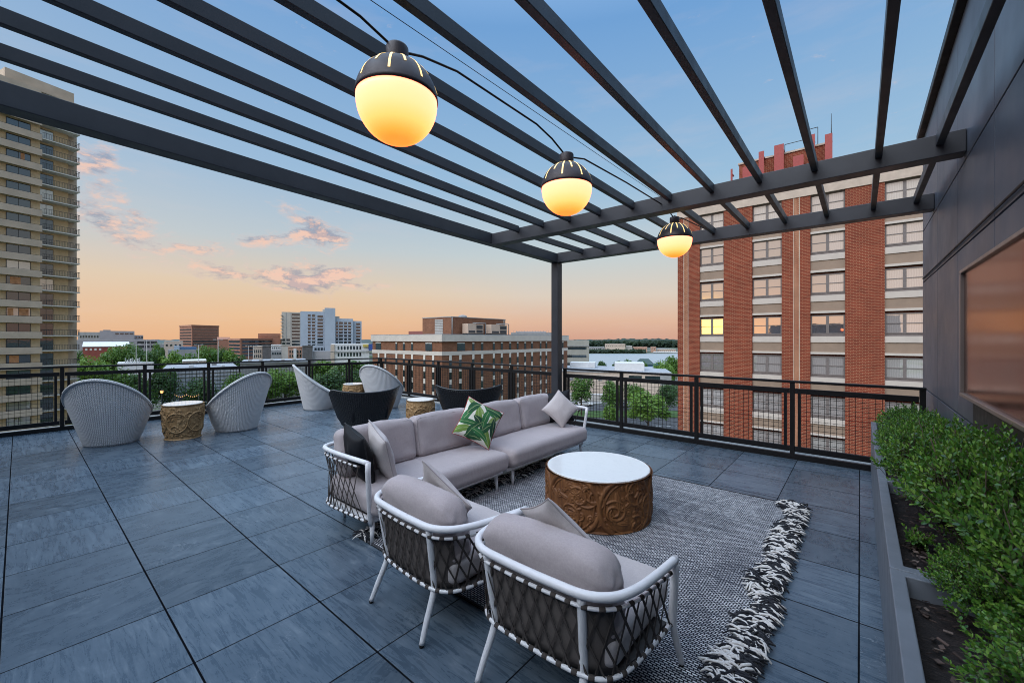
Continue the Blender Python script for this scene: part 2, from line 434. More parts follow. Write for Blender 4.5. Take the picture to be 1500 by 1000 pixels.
# ------------------------------------------------------------------ globe lamps
def glow_material():
    m, n, b = newmat('lit_opal_globe')
    z = n.sep(n.coord())[2]
    c = n.ramp(n.remap(z, -0.20, 0.0), [(0.0,(1.0,0.090,0.006)),(0.10,(1.0,0.125,0.014)),(0.30,(1.0,0.190,0.048)),(0.6,(1.0,0.220,0.095)),(1.0,(1.0,0.230,0.125))])
    b.inputs['Base Color'].default_value = (0.22,0.18,0.10,1); b.inputs['Roughness'].default_value = 0.35
    n.l.new(c, b.inputs['Emission Color']); b.inputs['Emission Strength'].default_value = 4.0
    return m
M_GLOW = glow_material()
M_CAP = plain('dark_bronze_lamp_cap', (0.045,0.032,0.034), 0.5, 0.2)
M_SLOT = plain('lit_slot', (0.8,0.6,0.3), 0.5, emit=(1.0,0.66,0.22), estr=1.3)
def make_lamp(label):
    t = thing('globe_lamp', label, 'lamp', (0,0,0), 0, 'globe lamps on the pergola cable')
    R_ = 0.20
    pr = [(R_*math.sin(a)*1.0, -R_*math.cos(a)*1.04) for a in [0.001]+[PI*0.5*k/14*1.045 for k in range(1,15)]]
    zt = pr[-1][1]
    mb = MB(); mb.lathe(pr, 48); mb.build('globe', M_GLOW, t)
    mb = MB()
    a0 = PI*0.5*1.035
    cp = [(R_*1.025*math.sin(a), -R_*1.05*math.cos(a)) for a in [a0+(PI*0.93-a0)*k/16 for k in range(17)]]
    cp = [(cp[0][0]-0.006, cp[0][1]-0.002)] + cp
    mb.lathe(cp, 48); 
    for k in range(16):                     # slots cut in the cap
        az = 2*PI*k/16; l = 0.60 if k % 2 else 0.85
        for s_ in range(6):
            pass
        aa = [PI*0.90-(PI*0.90-a0)*l*q/6 for q in range(7)]
        vv = []; 
        for a in aa:
            r = R_*1.034*math.sin(a); z = -R_*1.058*math.cos(a)
            wd = 0.0058
            for sg in (-1, 1): vv.append((r*math.cos(az)-sg*wd*math.sin(az), r*math.sin(az)+sg*wd*math.cos(az), z))
        mb.add(vv, [(2*q, 2*q+1, 2*q+3, 2*q+2) for q in range(6)], 1)
    mb.build('cap', [M_CAP, M_SLOT], t)
    mb = MB(); mb.lathe([(0.052,0.185),(0.056,0.20),(0.056,0.272),(0.052,0.28),(0.02,0.284)], 28); mb.build('neck', M_CAP, t)
    mb = MB(); mb.tube([(0,0,0.283),(0,0,0.30)], 0.012, 8); mb.build('hanger', M_BLACK, t)
    return t
lp = make_lamp('nearest and largest glowing globe lamp under the pergola rafters')
LY = [(-1.80,1.236),(-1.805,2.83),(-1.735,5.15)]
lp.location = (LY[0][0], LY[0][1], 2.84)
dup(lp, (LY[1][0], LY[1][1], 2.84), 0.4, 'middle glowing globe lamp of three, hung before the nearer cross beam')
dup(lp, (LY[2][0], LY[2][1], 2.84), 0.9, 'smallest, farthest glowing globe lamp hung between the two cross beams')
mb = MB(); pts = []
kn = [(-1.86,-2.66,3.26),(-1.86,0.5,3.25),(-1.83,1.05,3.18),(-1.80,1.236,3.10),(-1.83,1.42,3.18),(-1.86,1.7,3.25),(-1.86,2.5,3.25),(-1.83,2.66,3.19),(-1.805,2.83,3.10),(-1.80,3.1,3.17),(-1.79,3.9,3.2),(-1.75,4.9,3.19),(-1.735,5.15,3.10),(-1.735,5.4,3.17),(-1.72,6.58,3.24)]
for i in range(len(kn)-1):
    for q in range(5):
        f = q/5; pts.append(tuple(kn[i][k]*(1-f)+kn[i+1][k]*f for k in range(3)))
pts.append(kn[-1])
mb.tube(pts, 0.0068, 6)
mb.tube([(-1.86,-2.66,3.275),(-1.725,6.58,3.26)], 0.0022, 5)
tag(mb.build('lamp_cable', M_BLACK), 'thin black power cable strung along the rafters between the globe lamps', 'cable')

# ------------------------------------------------------------------ railings
M_WIRE = plain('black_wire', (0.006,0.006,0.006), 0.6, spec=0.3)
def railing(name_label, a, b, nb, zt_a, zt_b, skip_first=False, skip_last=False, posts=None):
    ax, ay = a; bx, by = b
    L = math.hypot(bx-ax, by-ay); rz = math.atan2(by-ay, bx-ax)
    t = thing('railing', name_label, 'railing', (ax, ay, 0), rz)
    ps = posts or [L*i/nb for i in range(nb+1)]
    H = lambda x: zt_a + (zt_b-zt_a)*x/L
    def bar(mb, x0, x1, hw, f0, f1):
        v = []
        for f in (f0, f1):
            for x, y in ((x0,-hw),(x1,-hw),(x1,hw),(x0,hw)): v.append((x, y, f(x)))
        mb.hexa(v)
    mb = MB(); bar(mb, ps[0]-0.03, ps[-1]+0.03, 0.034, lambda x: H(x)-0.032, lambda x: H(x)); mb.build('top_rail', M_BLACK, t, bevel=0.004)
    mb = MB(); mb.box(ps[0], ps[-1], -0.03, 0.03, 0.002, 0.070); mb.build('base_rail', M_BLACK, t)
    for i, x in enumerate(ps):
        if (i == 0 and skip_first) or (i == len(ps)-1 and skip_last): continue
        mb = MB(); bar(mb, x-0.027, x+0.027, 0.026, lambda q: 0.0025, lambda q: H(q)-0.0325); mb.build('post', M_BLACK, t, bevel=0.003)
    for i in range(len(ps)-1):
        x0, x1 = ps[i]+0.062, ps[i+1]-0.062
        ft = lambda q: H(q)-0.108
        fr = MB()
        bar(fr, x0-0.03, x1+0.03, 0.0225, lambda q: H(q)-0.175, ft)
        bar(fr, x0, x0+0.034, 0.020, lambda q: 0.1755, lambda q: H(q)-0.1755); bar(fr, x1-0.034, x1, 0.020, lambda q: 0.1755, lambda q: H(q)-0.1755)
        bar(fr, x0-0.03, x1+0.03, 0.0225, lambda q: 0.105, lambda q: 0.175)
        fo = fr.build('panel_frame', M_BLACK, t)
        wm = MB(); xa, xb = x0+0.034, x1-0.034; nx = max(2, round((xb-xa)/0.064)); 
        for k in range(1, nx):
            x = xa+(xb-xa)*k/nx; bar(wm, x-0.0027, x+0.0027, 0.0027, lambda q: 0.17, lambda q: H(q)-0.17)
        for k in range(1, 12):
            f = k/12
            g0 = lambda q: 0.175+(H(q)-0.35)*f-0.0024; g1 = lambda q: 0.175+(H(q)-0.35)*f+0.0024
            v = []
            for g in (g0, g1):
                for x, y in ((xa,0.0028),(xb,0.0028),(xb,0.0075),(xa,0.0075)): v.append((x, y, g(x)))
            wm.hexa(v)
        wo = wm.build('wire_mesh', M_WIRE, fo)
    return t
railing('long black wire-mesh railing along the left edge behind the pale wicker chairs', (-10.95,-2.8), (-10.95,6.93), 9, 1.185, 1.075,
        posts=[0.0,1.1,2.2,3.3,4.42,5.48,6.55,7.65,8.75,9.73], skip_last=True)
railing('black wire-mesh railing in front of the brown brick office, ending at the pergola post', (-10.95,6.95), (-4.66,6.92), 5, 1.075, 1.075,
        posts=[0.0,1.40,2.65,3.89,5.12,6.29], skip_last=True)
railing('black wire-mesh railing between the pergola post and the charcoal wall', (-4.40,6.84), (0.56,6.80), 4, 1.07, 1.07,
        posts=[0.0,1.18,2.44,3.69,4.96])

# ------------------------------------------------------------------ planters and boxwood
def mulch_material():
    m, n, b = newmat('dark_bark_mulch')
    v = n.coord(); f = n.noise(n.mapv(v, scale=(1,2.2,1)), 55, 5, 0.7, 0.6)
    n.l.new(n.ramp(f, [(0.3,(0.008,0.006,0.006)),(0.55,(0.030,0.020,0.018)),(0.72,(0.085,0.058,0.05)),(0.85,(0.16,0.12,0.10))]), b.inputs['Base Color'])
    b.inputs['Roughness'].default_value = 0.9
    n.l.new(n.bump(f, 1.0, 0.02), b.inputs['Normal']); return m
M_MULCH = mulch_material()
M_CHIP = [plain('bark_chip', c, 0.85, 0, 0.3, 30) for c in ((0.04,0.025,0.02),(0.085,0.055,0.045),(0.16,0.12,0.10))]
PX0, PX1 = 0.10, 0.628
pl_lab = ['charcoal metal planter box in the near corner, bare mulch showing', 'second charcoal planter box from the viewer along the wall',
          'third charcoal planter box from the viewer, mostly under foliage', 'farthest charcoal planter box against the railing']
spans = [(0.95,2.505),(2.511,4.062),(4.068,5.618),(5.624,6.755)]
for i, (ya, yb) in enumerate(spans):
    t = thing('planter_box', pl_lab[i], 'planter', (PX0, ya, 0), 0, 'charcoal planters along the wall')
    w_, l_ = PX1-PX0, yb-ya; e = 0.05; h = 0.62
    mb = MB()
    def ring(z, ins): return [(ins,ins,z),(w_-ins,ins,z),(w_-ins,l_-ins,z),(ins,l_-ins,z)]
    rings = [ring(0.001,0), ring(h,0), ring(h,e), ring(0.50,e)]
    v = [p for r in rings for p in r]; f = []
    for q in range(3):
        for k in range(4): f.append((q*4+k, q*4+(k+1)%4, q*4+4+(k+1)%4, q*4+4+k))
    f.append((12,13,14,15))
    mb.add(v, f); mb.build('box', M_PLANTER, t, bevel=0.004)
    mb = MB()
    mb.grid(lambda u, v: (e+0.002+(w_-2*e-0.004)*u, e+0.002+(l_-2*e-0.004)*v, 0.535+0.014*noise.noise(Vector((u*5,v*14,i)))), 10, 26)
    for k in range(260):                     # loose bark chips
        cx_, cy_ = RND.uniform(e+.02,w_-e-.02), RND.uniform(e+.02,l_-e-.02); a = RND.uniform(0,PI); L = RND.uniform(.012,.038); wd = RND.uniform(.003,.008)
        z = 0.55+RND.uniform(-.004,.012); tl = RND.uniform(-.35,.35)
        d = Vector((math.cos(a)*math.cos(tl), math.sin(a)*math.cos(tl), math.sin(tl)))*L/2; n_ = Vector((-math.sin(a), math.cos(a), RND.uniform(-.4,.4)))*wd
        c = Vector((cx_,cy_,z)); u_ = Vector((0,0,0.003))
        q4 = [c-d-n_, c+d-n_, c+d+n_, c-d+n_]
        mb.hexa([tuple(p) for p in q4]+[tuple(p+u_) for p in q4], 1+RND.choice((0,0,1,1,2)))
    mb.build('mulch', [M_MULCH]+M_CHIP, t)

def leaf_material(name, c0, c1, c2, rough=0.42, trans=0.25, scale=7.0):
    m, n, b = newmat(name)
    v = n.coord(); gi = n.node('ShaderNodeNewGeometry')
    rnd = gi.outputs['Random Per Island']
    col = n.ramp(rnd, [(0.0,c0),(0.5,c1),(1.0,c2)])
    f = n.noise(v, scale, 3)
    col = n.mix(n.remap(f, 0.35, 0.65, 0, 0.6), col, rgba(c0))
    n.l.new(col, b.inputs['Base Color']); b.inputs['Roughness'].default_value = rough
    b.inputs['Specular IOR Level'].default_value = 0.5
    tr = n.node('ShaderNodeBsdfTranslucent'); n.l.new(n.mix(0.5, col, rgba((0.25,0.40,0.05))), tr.inputs['Color'])
    mx = n.node('ShaderNodeMixShader'); mx.inputs[0].default_value = trans
    n.l.new(b.outputs[0], mx.inputs[1]); n.l.new(tr.outputs[0], mx.inputs[2])
    n.l.new(mx.outputs[0], n.t.nodes['Material Output'].inputs['Surface'])
    return m
M_BOX = leaf_material('boxwood_leaves', (0.030,0.100,0.018), (0.090,0.225,0.030), (0.27,0.44,0.070), 0.24, 0.22, 5.0)
M_TWIG = plain('twig_bark', (0.07,0.05,0.03), 0.8)
def add_leaf(mb, c, d, nrm, L, Wd, mi=0):
    d = d.normalized(); s = d.cross(nrm)
    if s.length < 1e-4: s = d.orthogonal()
    s.normalize(); nn = s.cross(d)
    p = [c, c+d*L*0.35+s*Wd*0.5+nn*L*0.05, c+d*L*0.75+s*Wd*0.42+nn*L*0.03, c+d*L-nn*L*0.04, c+d*L*0.75-s*Wd*0.42+nn*L*0.03, c+d*L*0.35-s*Wd*0.5+nn*L*0.05, c+d*L*0.5-nn*L*0.03]
    mb.add(p, [(0,1,6),(1,2,6),(2,3,6),(3,4,6),(4,5,6),(5,0,6)], mi, True)
def make_bush(seed, rx, ry, h, nshoot):
    r = random.Random(seed); lm = MB(); tm = MB()
    lobes = [(r.uniform(-.4,.4)*rx, r.uniform(-.45,.45)*ry, r.uniform(.45,.62)*h, r.uniform(.55,.75)) for _ in range(6)]
    for k in range(nshoot):
        lx, ly, lz, ls = r.choice(lobes)
        th = r.uniform(0, 2*PI); cz = r.uniform(-0.35, 1.0); sr = math.sqrt(max(0,1-cz*cz))
        rad = r.uniform(0.72, 1.06) if r.random() < 0.93 else r.uniform(1.05,1.25)
        tip = Vector((lx+math.cos(th)*sr*rx*ls*rad, ly+math.sin(th)*sr*ry*ls*rad, lz+cz*h*0.5*ls*rad))
        out = Vector((math.cos(th)*sr, math.sin(th)*sr, cz+0.55)).normalized()
        out = (out + Vector((r.uniform(-.45,.45), r.uniform(-.45,.45), r.uniform(-.2,.4)))).normalized()
        Ls = r.uniform(.05,.085); base = tip-out*Ls
        tm.tube([base-out*0.05, tip], [0.0016,0.0009], 3)
        m = r.randint(4, 6)
        for q in range(m):
            f = 0.15+0.85*q/(m-1); p = base+out*Ls*f
            ph = q*1.57+r.uniform(-.3,.3)
            a1 = out.orthogonal().normalized(); a2 = out.cross(a1)
            for sg in (0, PI):
                side = a1*math.cos(ph+sg)+a2*math.sin(ph+sg)
                dirv = side*(1.0-0.45*f)+out*(0.35+0.7*f)
                L = r.uniform(.019,.028)*(1.05-0.25*f)
                add_leaf(lm, p, dirv, (out+Vector((0,0,.3))).normalized(), L, L*0.55)
    for k in range(22):
        th = r.uniform(0,2*PI); f = r.uniform(.2,.7)
        tm.tube([(r.uniform(-.03,.03), r.uniform(-.03,.03), 0), (math.cos(th)*rx*f*.5, math.sin(th)*ry*f*.5, h*.35), (math.cos(th)*rx*f, math.sin(th)*ry*f, h*r.uniform(.5,.9))], [0.006,0.004,0.0016], 5)
    return lm.mesh('foliage'), tm.mesh('stems')
bm_ = [make_bush(3, .32, .52, .52, 900), make_bush(8, .31, .50, .50, 860)]
for a, b_ in bm_: a.materials.append(M_BOX); b_.materials.append(M_TWIG)
blab = ['boxwood shrub in the near right corner, cut off by the picture edge', 'tall boxwood shrub leaning over the second planter, below the screen',
        'round boxwood shrub rooted in the middle of the second planter', 'boxwood shrub at the near end of the third planter', 'boxwood shrub at the far end of the third planter',
        'farthest boxwood shrub, against the railing and wall edge', 'low boxwood shrub leaning over the rim of the third planter near its far end', 'low boxwood shrub at the joint between the second and third planters','boxwood shrub against the wall in the nearer half of the second planter', 'boxwood shrub in the near planter, pressed to its far partition', 'boxwood shrub spreading over the partition between the first two planters', 'small low boxwood sprig hanging over the inner planter rim']
bpos = [(0.47,1.74,.53,0.3,.90,0),(0.41,2.70,.59,2.2,1.10,1),(0.38,3.46,.56,4.0,1.06,0),(0.40,4.42,.54,1.1,.96,1),(0.38,5.25,.50,5.1,.92,0),(0.36,6.15,.46,3.3,.98,1),(0.30,4.95,.53,.7,.72,0),(0.31,4.0,.53,2.7,.70,1),(0.46,3.12,.54,1.9,.85,0),(0.52,2.20,.55,4.4,.92,1),(0.38,2.42,.52,.2,.62,0)]
for i, (x, y, z, rz, s, k) in enumerate(bpos):
    t = thing('boxwood_shrub', blab[i], 'shrub', (x,y,z), 0, 'boxwood shrubs in the planters')
    for nm, me in (('foliage', bm_[k][0]), ('stems', bm_[k][1])):
        o = bpy.data.objects.new(nm, me); COL.objects.link(o); o.parent = t
        if i % 2: o.rotation_euler = (0,0,PI)
    t.scale = (s, s, s*(1.22 if i in (1,2,8,9) else 1.0 if i else .75))
sp = make_bush(21, .07, .10, .13, 26)
t = thing('boxwood_shrub', blab[11], 'shrub', (0.235,3.02,.535), 0, 'boxwood shrubs in the planters')
for nm, me, mt in (('foliage', sp[0], M_BOX), ('stems', sp[1], M_TWIG)):
    me.materials.append(mt); o = bpy.data.objects.new(nm, me); COL.objects.link(o); o.parent = t
# ------------------------------------------------------------------ soft furnishing helpers
def fabric(name, col, wrinkle=0.35, weave=0.25, rough=0.9, var=0.10, sheen=0.12):
    m, n, b = newmat(name); v = n.coord()
    f = n.noise(v, 3.0, 4, 0.6); th = n.noise(n.mapv(v, scale=(1,1,1)), 260, 2, 0.6)
    wx = n.noise(n.mapv(v, scale=(1,8,8)), 60, 2); wy = n.noise(n.mapv(v, scale=(8,8,1)), 60, 2)
    t = n.math('MULTIPLY', n.math('ADD', wx, wy), 0.5)
    hm = n.noise(n.mapv(v, scale=(1,1.6,1)), 95, 4, 0.7)
    k = n.math('ADD', n.math('MULTIPLY', n.remap(t, 0.3, 0.7), 0.35), n.math('ADD', n.math('MULTIPLY', n.remap(f, 0.3, 0.7), 0.3), n.math('MULTIPLY', n.remap(hm, 0.36, 0.64), 0.35)))
    var = var*1.7
    n.l.new(n.mix(k, rgba(tuple(c*(1-var) for c in col)), rgba(tuple(min(1,c*(1+var)) for c in col))), b.inputs['Base Color'])
    b.inputs['Roughness'].default_value = rough; b.inputs['Specular IOR Level'].default_value = 0.25
    b.inputs['Sheen Weight'].default_value = sheen
    h = n.math('ADD', n.math('MULTIPLY', n.noise(n.mapv(v, scale=(1.0,1.6,0.8)), 5.0, 4, 0.55, 0.8), wrinkle), n.math('MULTIPLY', th, weave*0.02))
    n.l.new(n.bump(h, 0.5, 0.03), b.inputs['Normal']); return m
M_FAB = fabric('mauve_grey_fabric', (0.40,0.345,0.345), 0.5)
M_FABL = fabric('light_grey_fabric', (0.50,0.45,0.44), 0.5)
M_FABB = fabric('black_fabric', (0.006,0.0065,0.009), 0.5, 0.2, 0.6, sheen=0.0)
M_STRAP = fabric('taupe_strap', (0.066,0.055,0.050), 0.0, 0.5, sheen=0)
M_WELT = fabric('grey_piping', (0.36,0.32,0.32), 0.0)
M_SLING = fabric('dark_taupe_sling', (0.135,0.115,0.105), 0.1, 0.6, sheen=0)
M_DARKNET = plain('dark_seat_base', (0.05,0.045,0.045), 0.8)

def weld(mb):
    d = {}; vs = []; mp = []
    for p in mb.v:
        k = (round(p[0],5), round(p[1],5), round(p[2],5))
        if k not in d: d[k] = len(vs); vs.append(p)
        mp.append(d[k])
    mb.v = vs; mb.f = [tuple(mp[i] for i in f) for f in mb.f]
def cushion_mb(lx, ly, lz, r, crown=0.02, N=22, M=None, wr=0.004, seed=0, crease=False, arch=None):
    mb = MB(); h = (lx/2, ly/2, lz/2)
    tr = M or Matrix()
    def mapp(p):
        q = [max(-h[i]+r, min(h[i]-r, p[i])) for i in range(3)]
        d = Vector((p[0]-q[0], p[1]-q[1], p[2]-q[2]))
        if d.length > 1e-9: d = d.normalized()*r
        o = Vector(q)+d
        fx = 1-(o.x/h[0])**2; fy = 1-(o.y/h[1])**2; fz = 1-(o.z/h[2])**2
        o.z += math.copysign(crown, o.z)*max(0,fx)*max(0,fy) if abs(o.z) > 1e-6 else 0
        o.y += math.copysign(crown*0.6, o.y)*max(0,fx)*max(0,fz) if abs(o.y) > 1e-6 else 0
        n_ = noise.noise(o*6+Vector((seed*7.3,0,0)))*wr+noise.noise(o*17+Vector((0,seed*3.1,0)))*wr*0.5
        if crease:                            # gathers running in from the end seams
            e = max(0.0, (abs(o.x)/h[0]-0.62)/0.38)
            n_ += 0.010*e*noise.noise(Vector((o.x*3, o.y*26, o.z*26+seed)))
        o += (d.normalized() if d.length > 1e-9 else Vector((0,0,1)))*n_
        if arch: o = arch(o)
        return tr @ o
    def wv(t): return math.sin((t*2-1)*PI/2)
    for ax in range(3):
        for sg in (-1, 1):
            b_, c_ = (ax+1) % 3, (ax+2) % 3
            def fn(u, v, ax=ax, sg=sg, b_=b_, c_=c_):
                p = [0,0,0]; p[ax] = sg*h[ax]; p[b_] = wv(u)*h[b_]; p[c_] = wv(v)*h[c_]; return mapp(p)
            mb.grid(fn, N, N, flip=(sg < 0))
    mb.hasuv = False; mb.uv = [None]*len(mb.f); weld(mb); return mb
def arch_end(o):
    e = max(0.0, (abs(o.x)-0.22)/0.14)
    k = max(0.0, (o.z+0.12)/0.31)
    return Vector((o.x, o.y, o.z-0.060*e*e*k))
def piping_loop(parent, M, plane, off, a, b_, r, warp=None):
    "thin welt round a cushion face: plane = axis it faces, off = offset, a/b_ = half sizes, r = corner radius"
    pts = []
    for (sa, sb, a0) in ((1,1,0),(-1,1,90),(-1,-1,180),(1,-1,270)):
        for k in range(6):
            t = math.radians(a0+k*18); p = [0,0,0]; p[plane] = off
            p[(plane+1)%3] = sa*(a-r)+r*math.cos(t); p[(plane+2)%3] = sb*(b_-r)+r*math.sin(t)
            q0 = Vector(p)
            pts.append(q0)
    if warp:
        fine = []
        for i in range(len(pts)):
            a_, c_ = pts[i], pts[(i+1) % len(pts)]
            m = max(1, int((c_-a_).length/0.03))
            fine += [a_.lerp(c_, j/m) for j in range(m)]
        pts = [warp(p) for p in fine]
    pts = [M @ p for p in pts]
    w = MB(); w.tube(pts, 0.0042, 6, closed=True); return w.build('piping', M_WELT, parent)
def pillow(name, label, mat, welt, loc, face_az, tilt, spin, size=0.45, thick=0.085, seed=0, group='throw pillows', backmat=None):
    t = thing(name, label, 'pillow', loc, 0, group)
    Mr = Matrix.Rotation(face_az, 4, 'Z') @ Matrix.Rotation(tilt, 4, 'Y') @ Matrix.Rotation(spin, 4, 'X')
    # local: plane = (y,z), normal = +x
    N = 30
    def edge(u, v):
        a, b_ = u*2-1, v*2-1
        y = size/2*a*(1-0.085*(1-b_*b_)); z = size/2*b_*(1-0.085*(1-a*a)); return y, z, a, b_
    def side(sg):
        def fn(u, v):
            y, z, a, b_ = edge(u, v)
            p = max(0, (1-a*a)*(1-b_*b_))**0.42
            w_ = noise.noise(Vector((y*9, z*9, seed*5+sg)))*0.010*p + noise.noise(Vector((y*4+z*7, z*2-y*3, seed)))*0.012*p
            # soft radiating creases at the corners
            w_ += 0.004*p*math.sin(11*math.atan2(abs(b_), abs(a)))*(a*a*b_*b_)
            return Mr @ Vector((sg*(thick*p+0.002)+w_, y, z))
        return fn
    mb = MB(); mb.grid(side(1), N, N, 0); mb.grid(side(-1), N, N, 1 if backmat else 0, flip=True)
    mb.build('cover', [mat]+([backmat] if backmat else []), t)
    w = MB(); pts = []
    for k in range(4):
        for i in range(14):
            f = i/14
            u, v = ((f,0),(1,f),(1-f,1),(0,1-f))[k]
            y, z, a, b_ = edge(u, v); pts.append(Mr @ Vector((0,y,z)))
    w.tube(pts, 0.0045, 6, closed=True); w.build('piping', welt, t)
    return t
def catmull(pts, n=8):
    P = [Vector(p) for p in pts]; P = [P[0]*2-P[1]]+P+[P[-1]*2-P[-2]]; out = []
    for i in range(1, len(P)-2):
        for k in range(n):
            t = k/n; a, b_, c, d = P[i-1], P[i], P[i+1], P[i+2]
            out.append(0.5*((2*b_)+(c-a)*t+(2*a-5*b_+4*c-d)*t*t+(3*b_-a-3*c+d)*t**3))
    out.append(P[-2]); return out
class Path:
    def __init__(s, pts):
        s.p = pts; s.l = [0]
        for a, b_ in zip(pts, pts[1:]): s.l.append(s.l[-1]+(b_-a).length)
        s.L = s.l[-1]
    def __call__(s, f):
        x = max(0, min(1, f))*s.L
        for i in range(len(s.l)-1):
            if x <= s.l[i+1] or i == len(s.l)-2:
                k = (x-s.l[i])/max(1e-9, s.l[i+1]-s.l[i]); return s.p[i].lerp(s.p[i+1], k)
    def tan(s, f): return (s(min(1,f+.01))-s(max(0,f-.01))).normalized()
def weave(top, bot, n, shift, parent, wd=0.011, rodr=0.0085):
    st = MB()
    def ribbon(a, b_, t, off):
        d = (b_-a).normalized(); t = (t-d*t.dot(d)).normalized(); nn = d.cross(t)
        a = a+nn*off; b_ = b_+nn*off
        s4 = [a-t*wd/2-nn*.0012, a+t*wd/2-nn*.0012, a+t*wd/2+nn*.0012, a-t*wd/2+nn*.0012]
        st.hexa([tuple(p) for p in s4]+[tuple(p+(b_-a)) for p in s4])
    for i in range(n+1):
        f = i/n
        for sg in (-1, 1):
            g = f+sg*shift/n
            if -0.001 <= g <= 1.001: ribbon(top(f)+top.tan(f)*0.006*sg, bot(g), top.tan(f), 0.0025*sg)
        for pth, r_ in ((top, rodr*1.28), (bot, rodr*1.5)):
            t_ = pth.tan(f); c = pth(f); hw = 0.013
            st.tube([c-t_*hw, c-t_*hw*.9, c+t_*hw*.9, c+t_*hw], [r_*.85, r_, r_, r_*.85], 8)
    rods = MB(); rods.tube(top.p, rodr, 8); rods.tube(bot.p, rodr*1.25, 8)
    rods.build('rod', M_WHITE, parent); st.build('strap_weave', M_STRAP, parent)

# ------------------------------------------------------------------ rug
def rug_material():
    m, n, b = newmat('black_white_flatweave')
    v = n.coord(); 
    br = n.node('ShaderNodeTexBrick'); n.l.new(n.mapv(v, rot=(0,0,0.0)), br.inputs['Vector'])
    br.inputs['Scale'].default_value = 1.0; br.inputs['Brick Width'].default_value = 0.030; br.inputs['Row Height'].default_value = 0.0150
    br.inputs['Mortar Size'].default_value = 0.0042; br.inputs['Mortar Smooth'].default_value = 0.4; br.inputs['Bias'].default_value = 0.0
    br.inputs['Color1'].default_value = (0.42,0.42,0.44,1); br.inputs['Color2'].default_value = (0.85,0.84,0.85,1); br.inputs['Mortar'].default_value = (0.012,0.013,0.018,1)
    st = n.noise(n.mapv(v, scale=(0.7, 26, 1)), 1.6, 5, 0.65); bl = n.noise(v, 1.3, 3)
    k = n.math('ADD', n.math('MULTIPLY', st, 0.75), n.math('MULTIPLY', bl, 0.4))
    col = n.mix(n.remap(k, 0.50, 0.72, 0.0, 0.72), br.outputs['Color'], rgba((0.028,0.032,0.045)))
    n.l.new(col, b.inputs['Base Color']); b.inputs['Roughness'].default_value = 0.95; b.inputs['Specular IOR Level'].default_value = 0.1
    n.l.new(n.bump(br.outputs['Fac'], 0.6, -0.004), b.inputs['Normal']); return m
RX0, RX1, RY0, RY1 = -3.22, -0.38, 1.80, 4.90
t = thing('rug', 'black and white woven rug with shaggy fringed ends under the coffee table', 'rug', (-1.8, 3.35, 0))
mb = MB(); mb.grid(lambda u, v: (RX0+1.8+(RX1-RX0)*u, RY0-3.35+(RY1-RY0)*v, 0.010+0.0012*noise.noise(Vector((u*9,v*9,3)))), 60, 60)
n0 = len(mb.v)
mb.box(RX0+1.8, RX1+1.8, RY0-3.35, RY1-3.35, 0.001, 0.0085, 1)
mb.build('woven_body', [rug_material(), M_BLACK], t)
M_BIND = fabric('black_binding', (0.015,0.015,0.02), 0)
for yy in (RY0+0.006, RY1-0.006): mb = MB(); mb.tube([(RX0+1.8, yy-3.35, 0.011), (RX1+1.8, yy-3.35, 0.011)], 0.006, 6); mb.build('dark_binding', M_BIND, t)
M_YW = fabric('cream_yarn', (0.66,0.63,0.60), 0, 0.6); M_YB = fabric('black_yarn', (0.012,0.013,0.018), 0, 0.6)
for side in (1, -1):
    mb = MB(); r = random.Random(5+side)
    for k in range(1500):
        y = r.uniform(RY0, RY1)-3.35; f = r.random()
        f = f*(0.62+0.75*noise.noise(Vector((y*3.1, side*4, 2))))
        x = (RX1-0.02-0.20*f if side > 0 else RX0+0.02+0.20*f)+1.8
        L = r.uniform(0.06, 0.15); a = r.gauss(0 if r.random() < .5 else PI, 0.6)
        # tufts lie in clumps: neighbours share a sweep
        a += 0.7*noise.noise(Vector((y*5, f*2, side)))
        white = r.random() < 0.46+0.55*noise.noise(Vector((y*7, f*3, side+9)))
        h = r.uniform(0.010, 0.030); d = Vector((math.cos(a), math.sin(a), 0)); c = Vector((x, y, 0.017+f*0.004))
        rd = r.uniform(0.0042, 0.0075); sd = Vector((-d.y, d.x, 0))*r.uniform(-.02,.02)
        pts = [c-d*L*.5, c-d*L*.25+sd*.5+Vector((0,0,h*.8)), c+sd+Vector((0,0,h)), c+d*L*.25+sd*.6+Vector((0,0,h*.85)), c+d*L*.5+Vector((0,0,r.uniform(0,.012)))]
        mb.tube(pts, [rd*.7, rd, rd*1.05, rd, rd*.75], 6, 0 if white else 1)
    mb.build('fringe', [M_YW, M_YB], t)

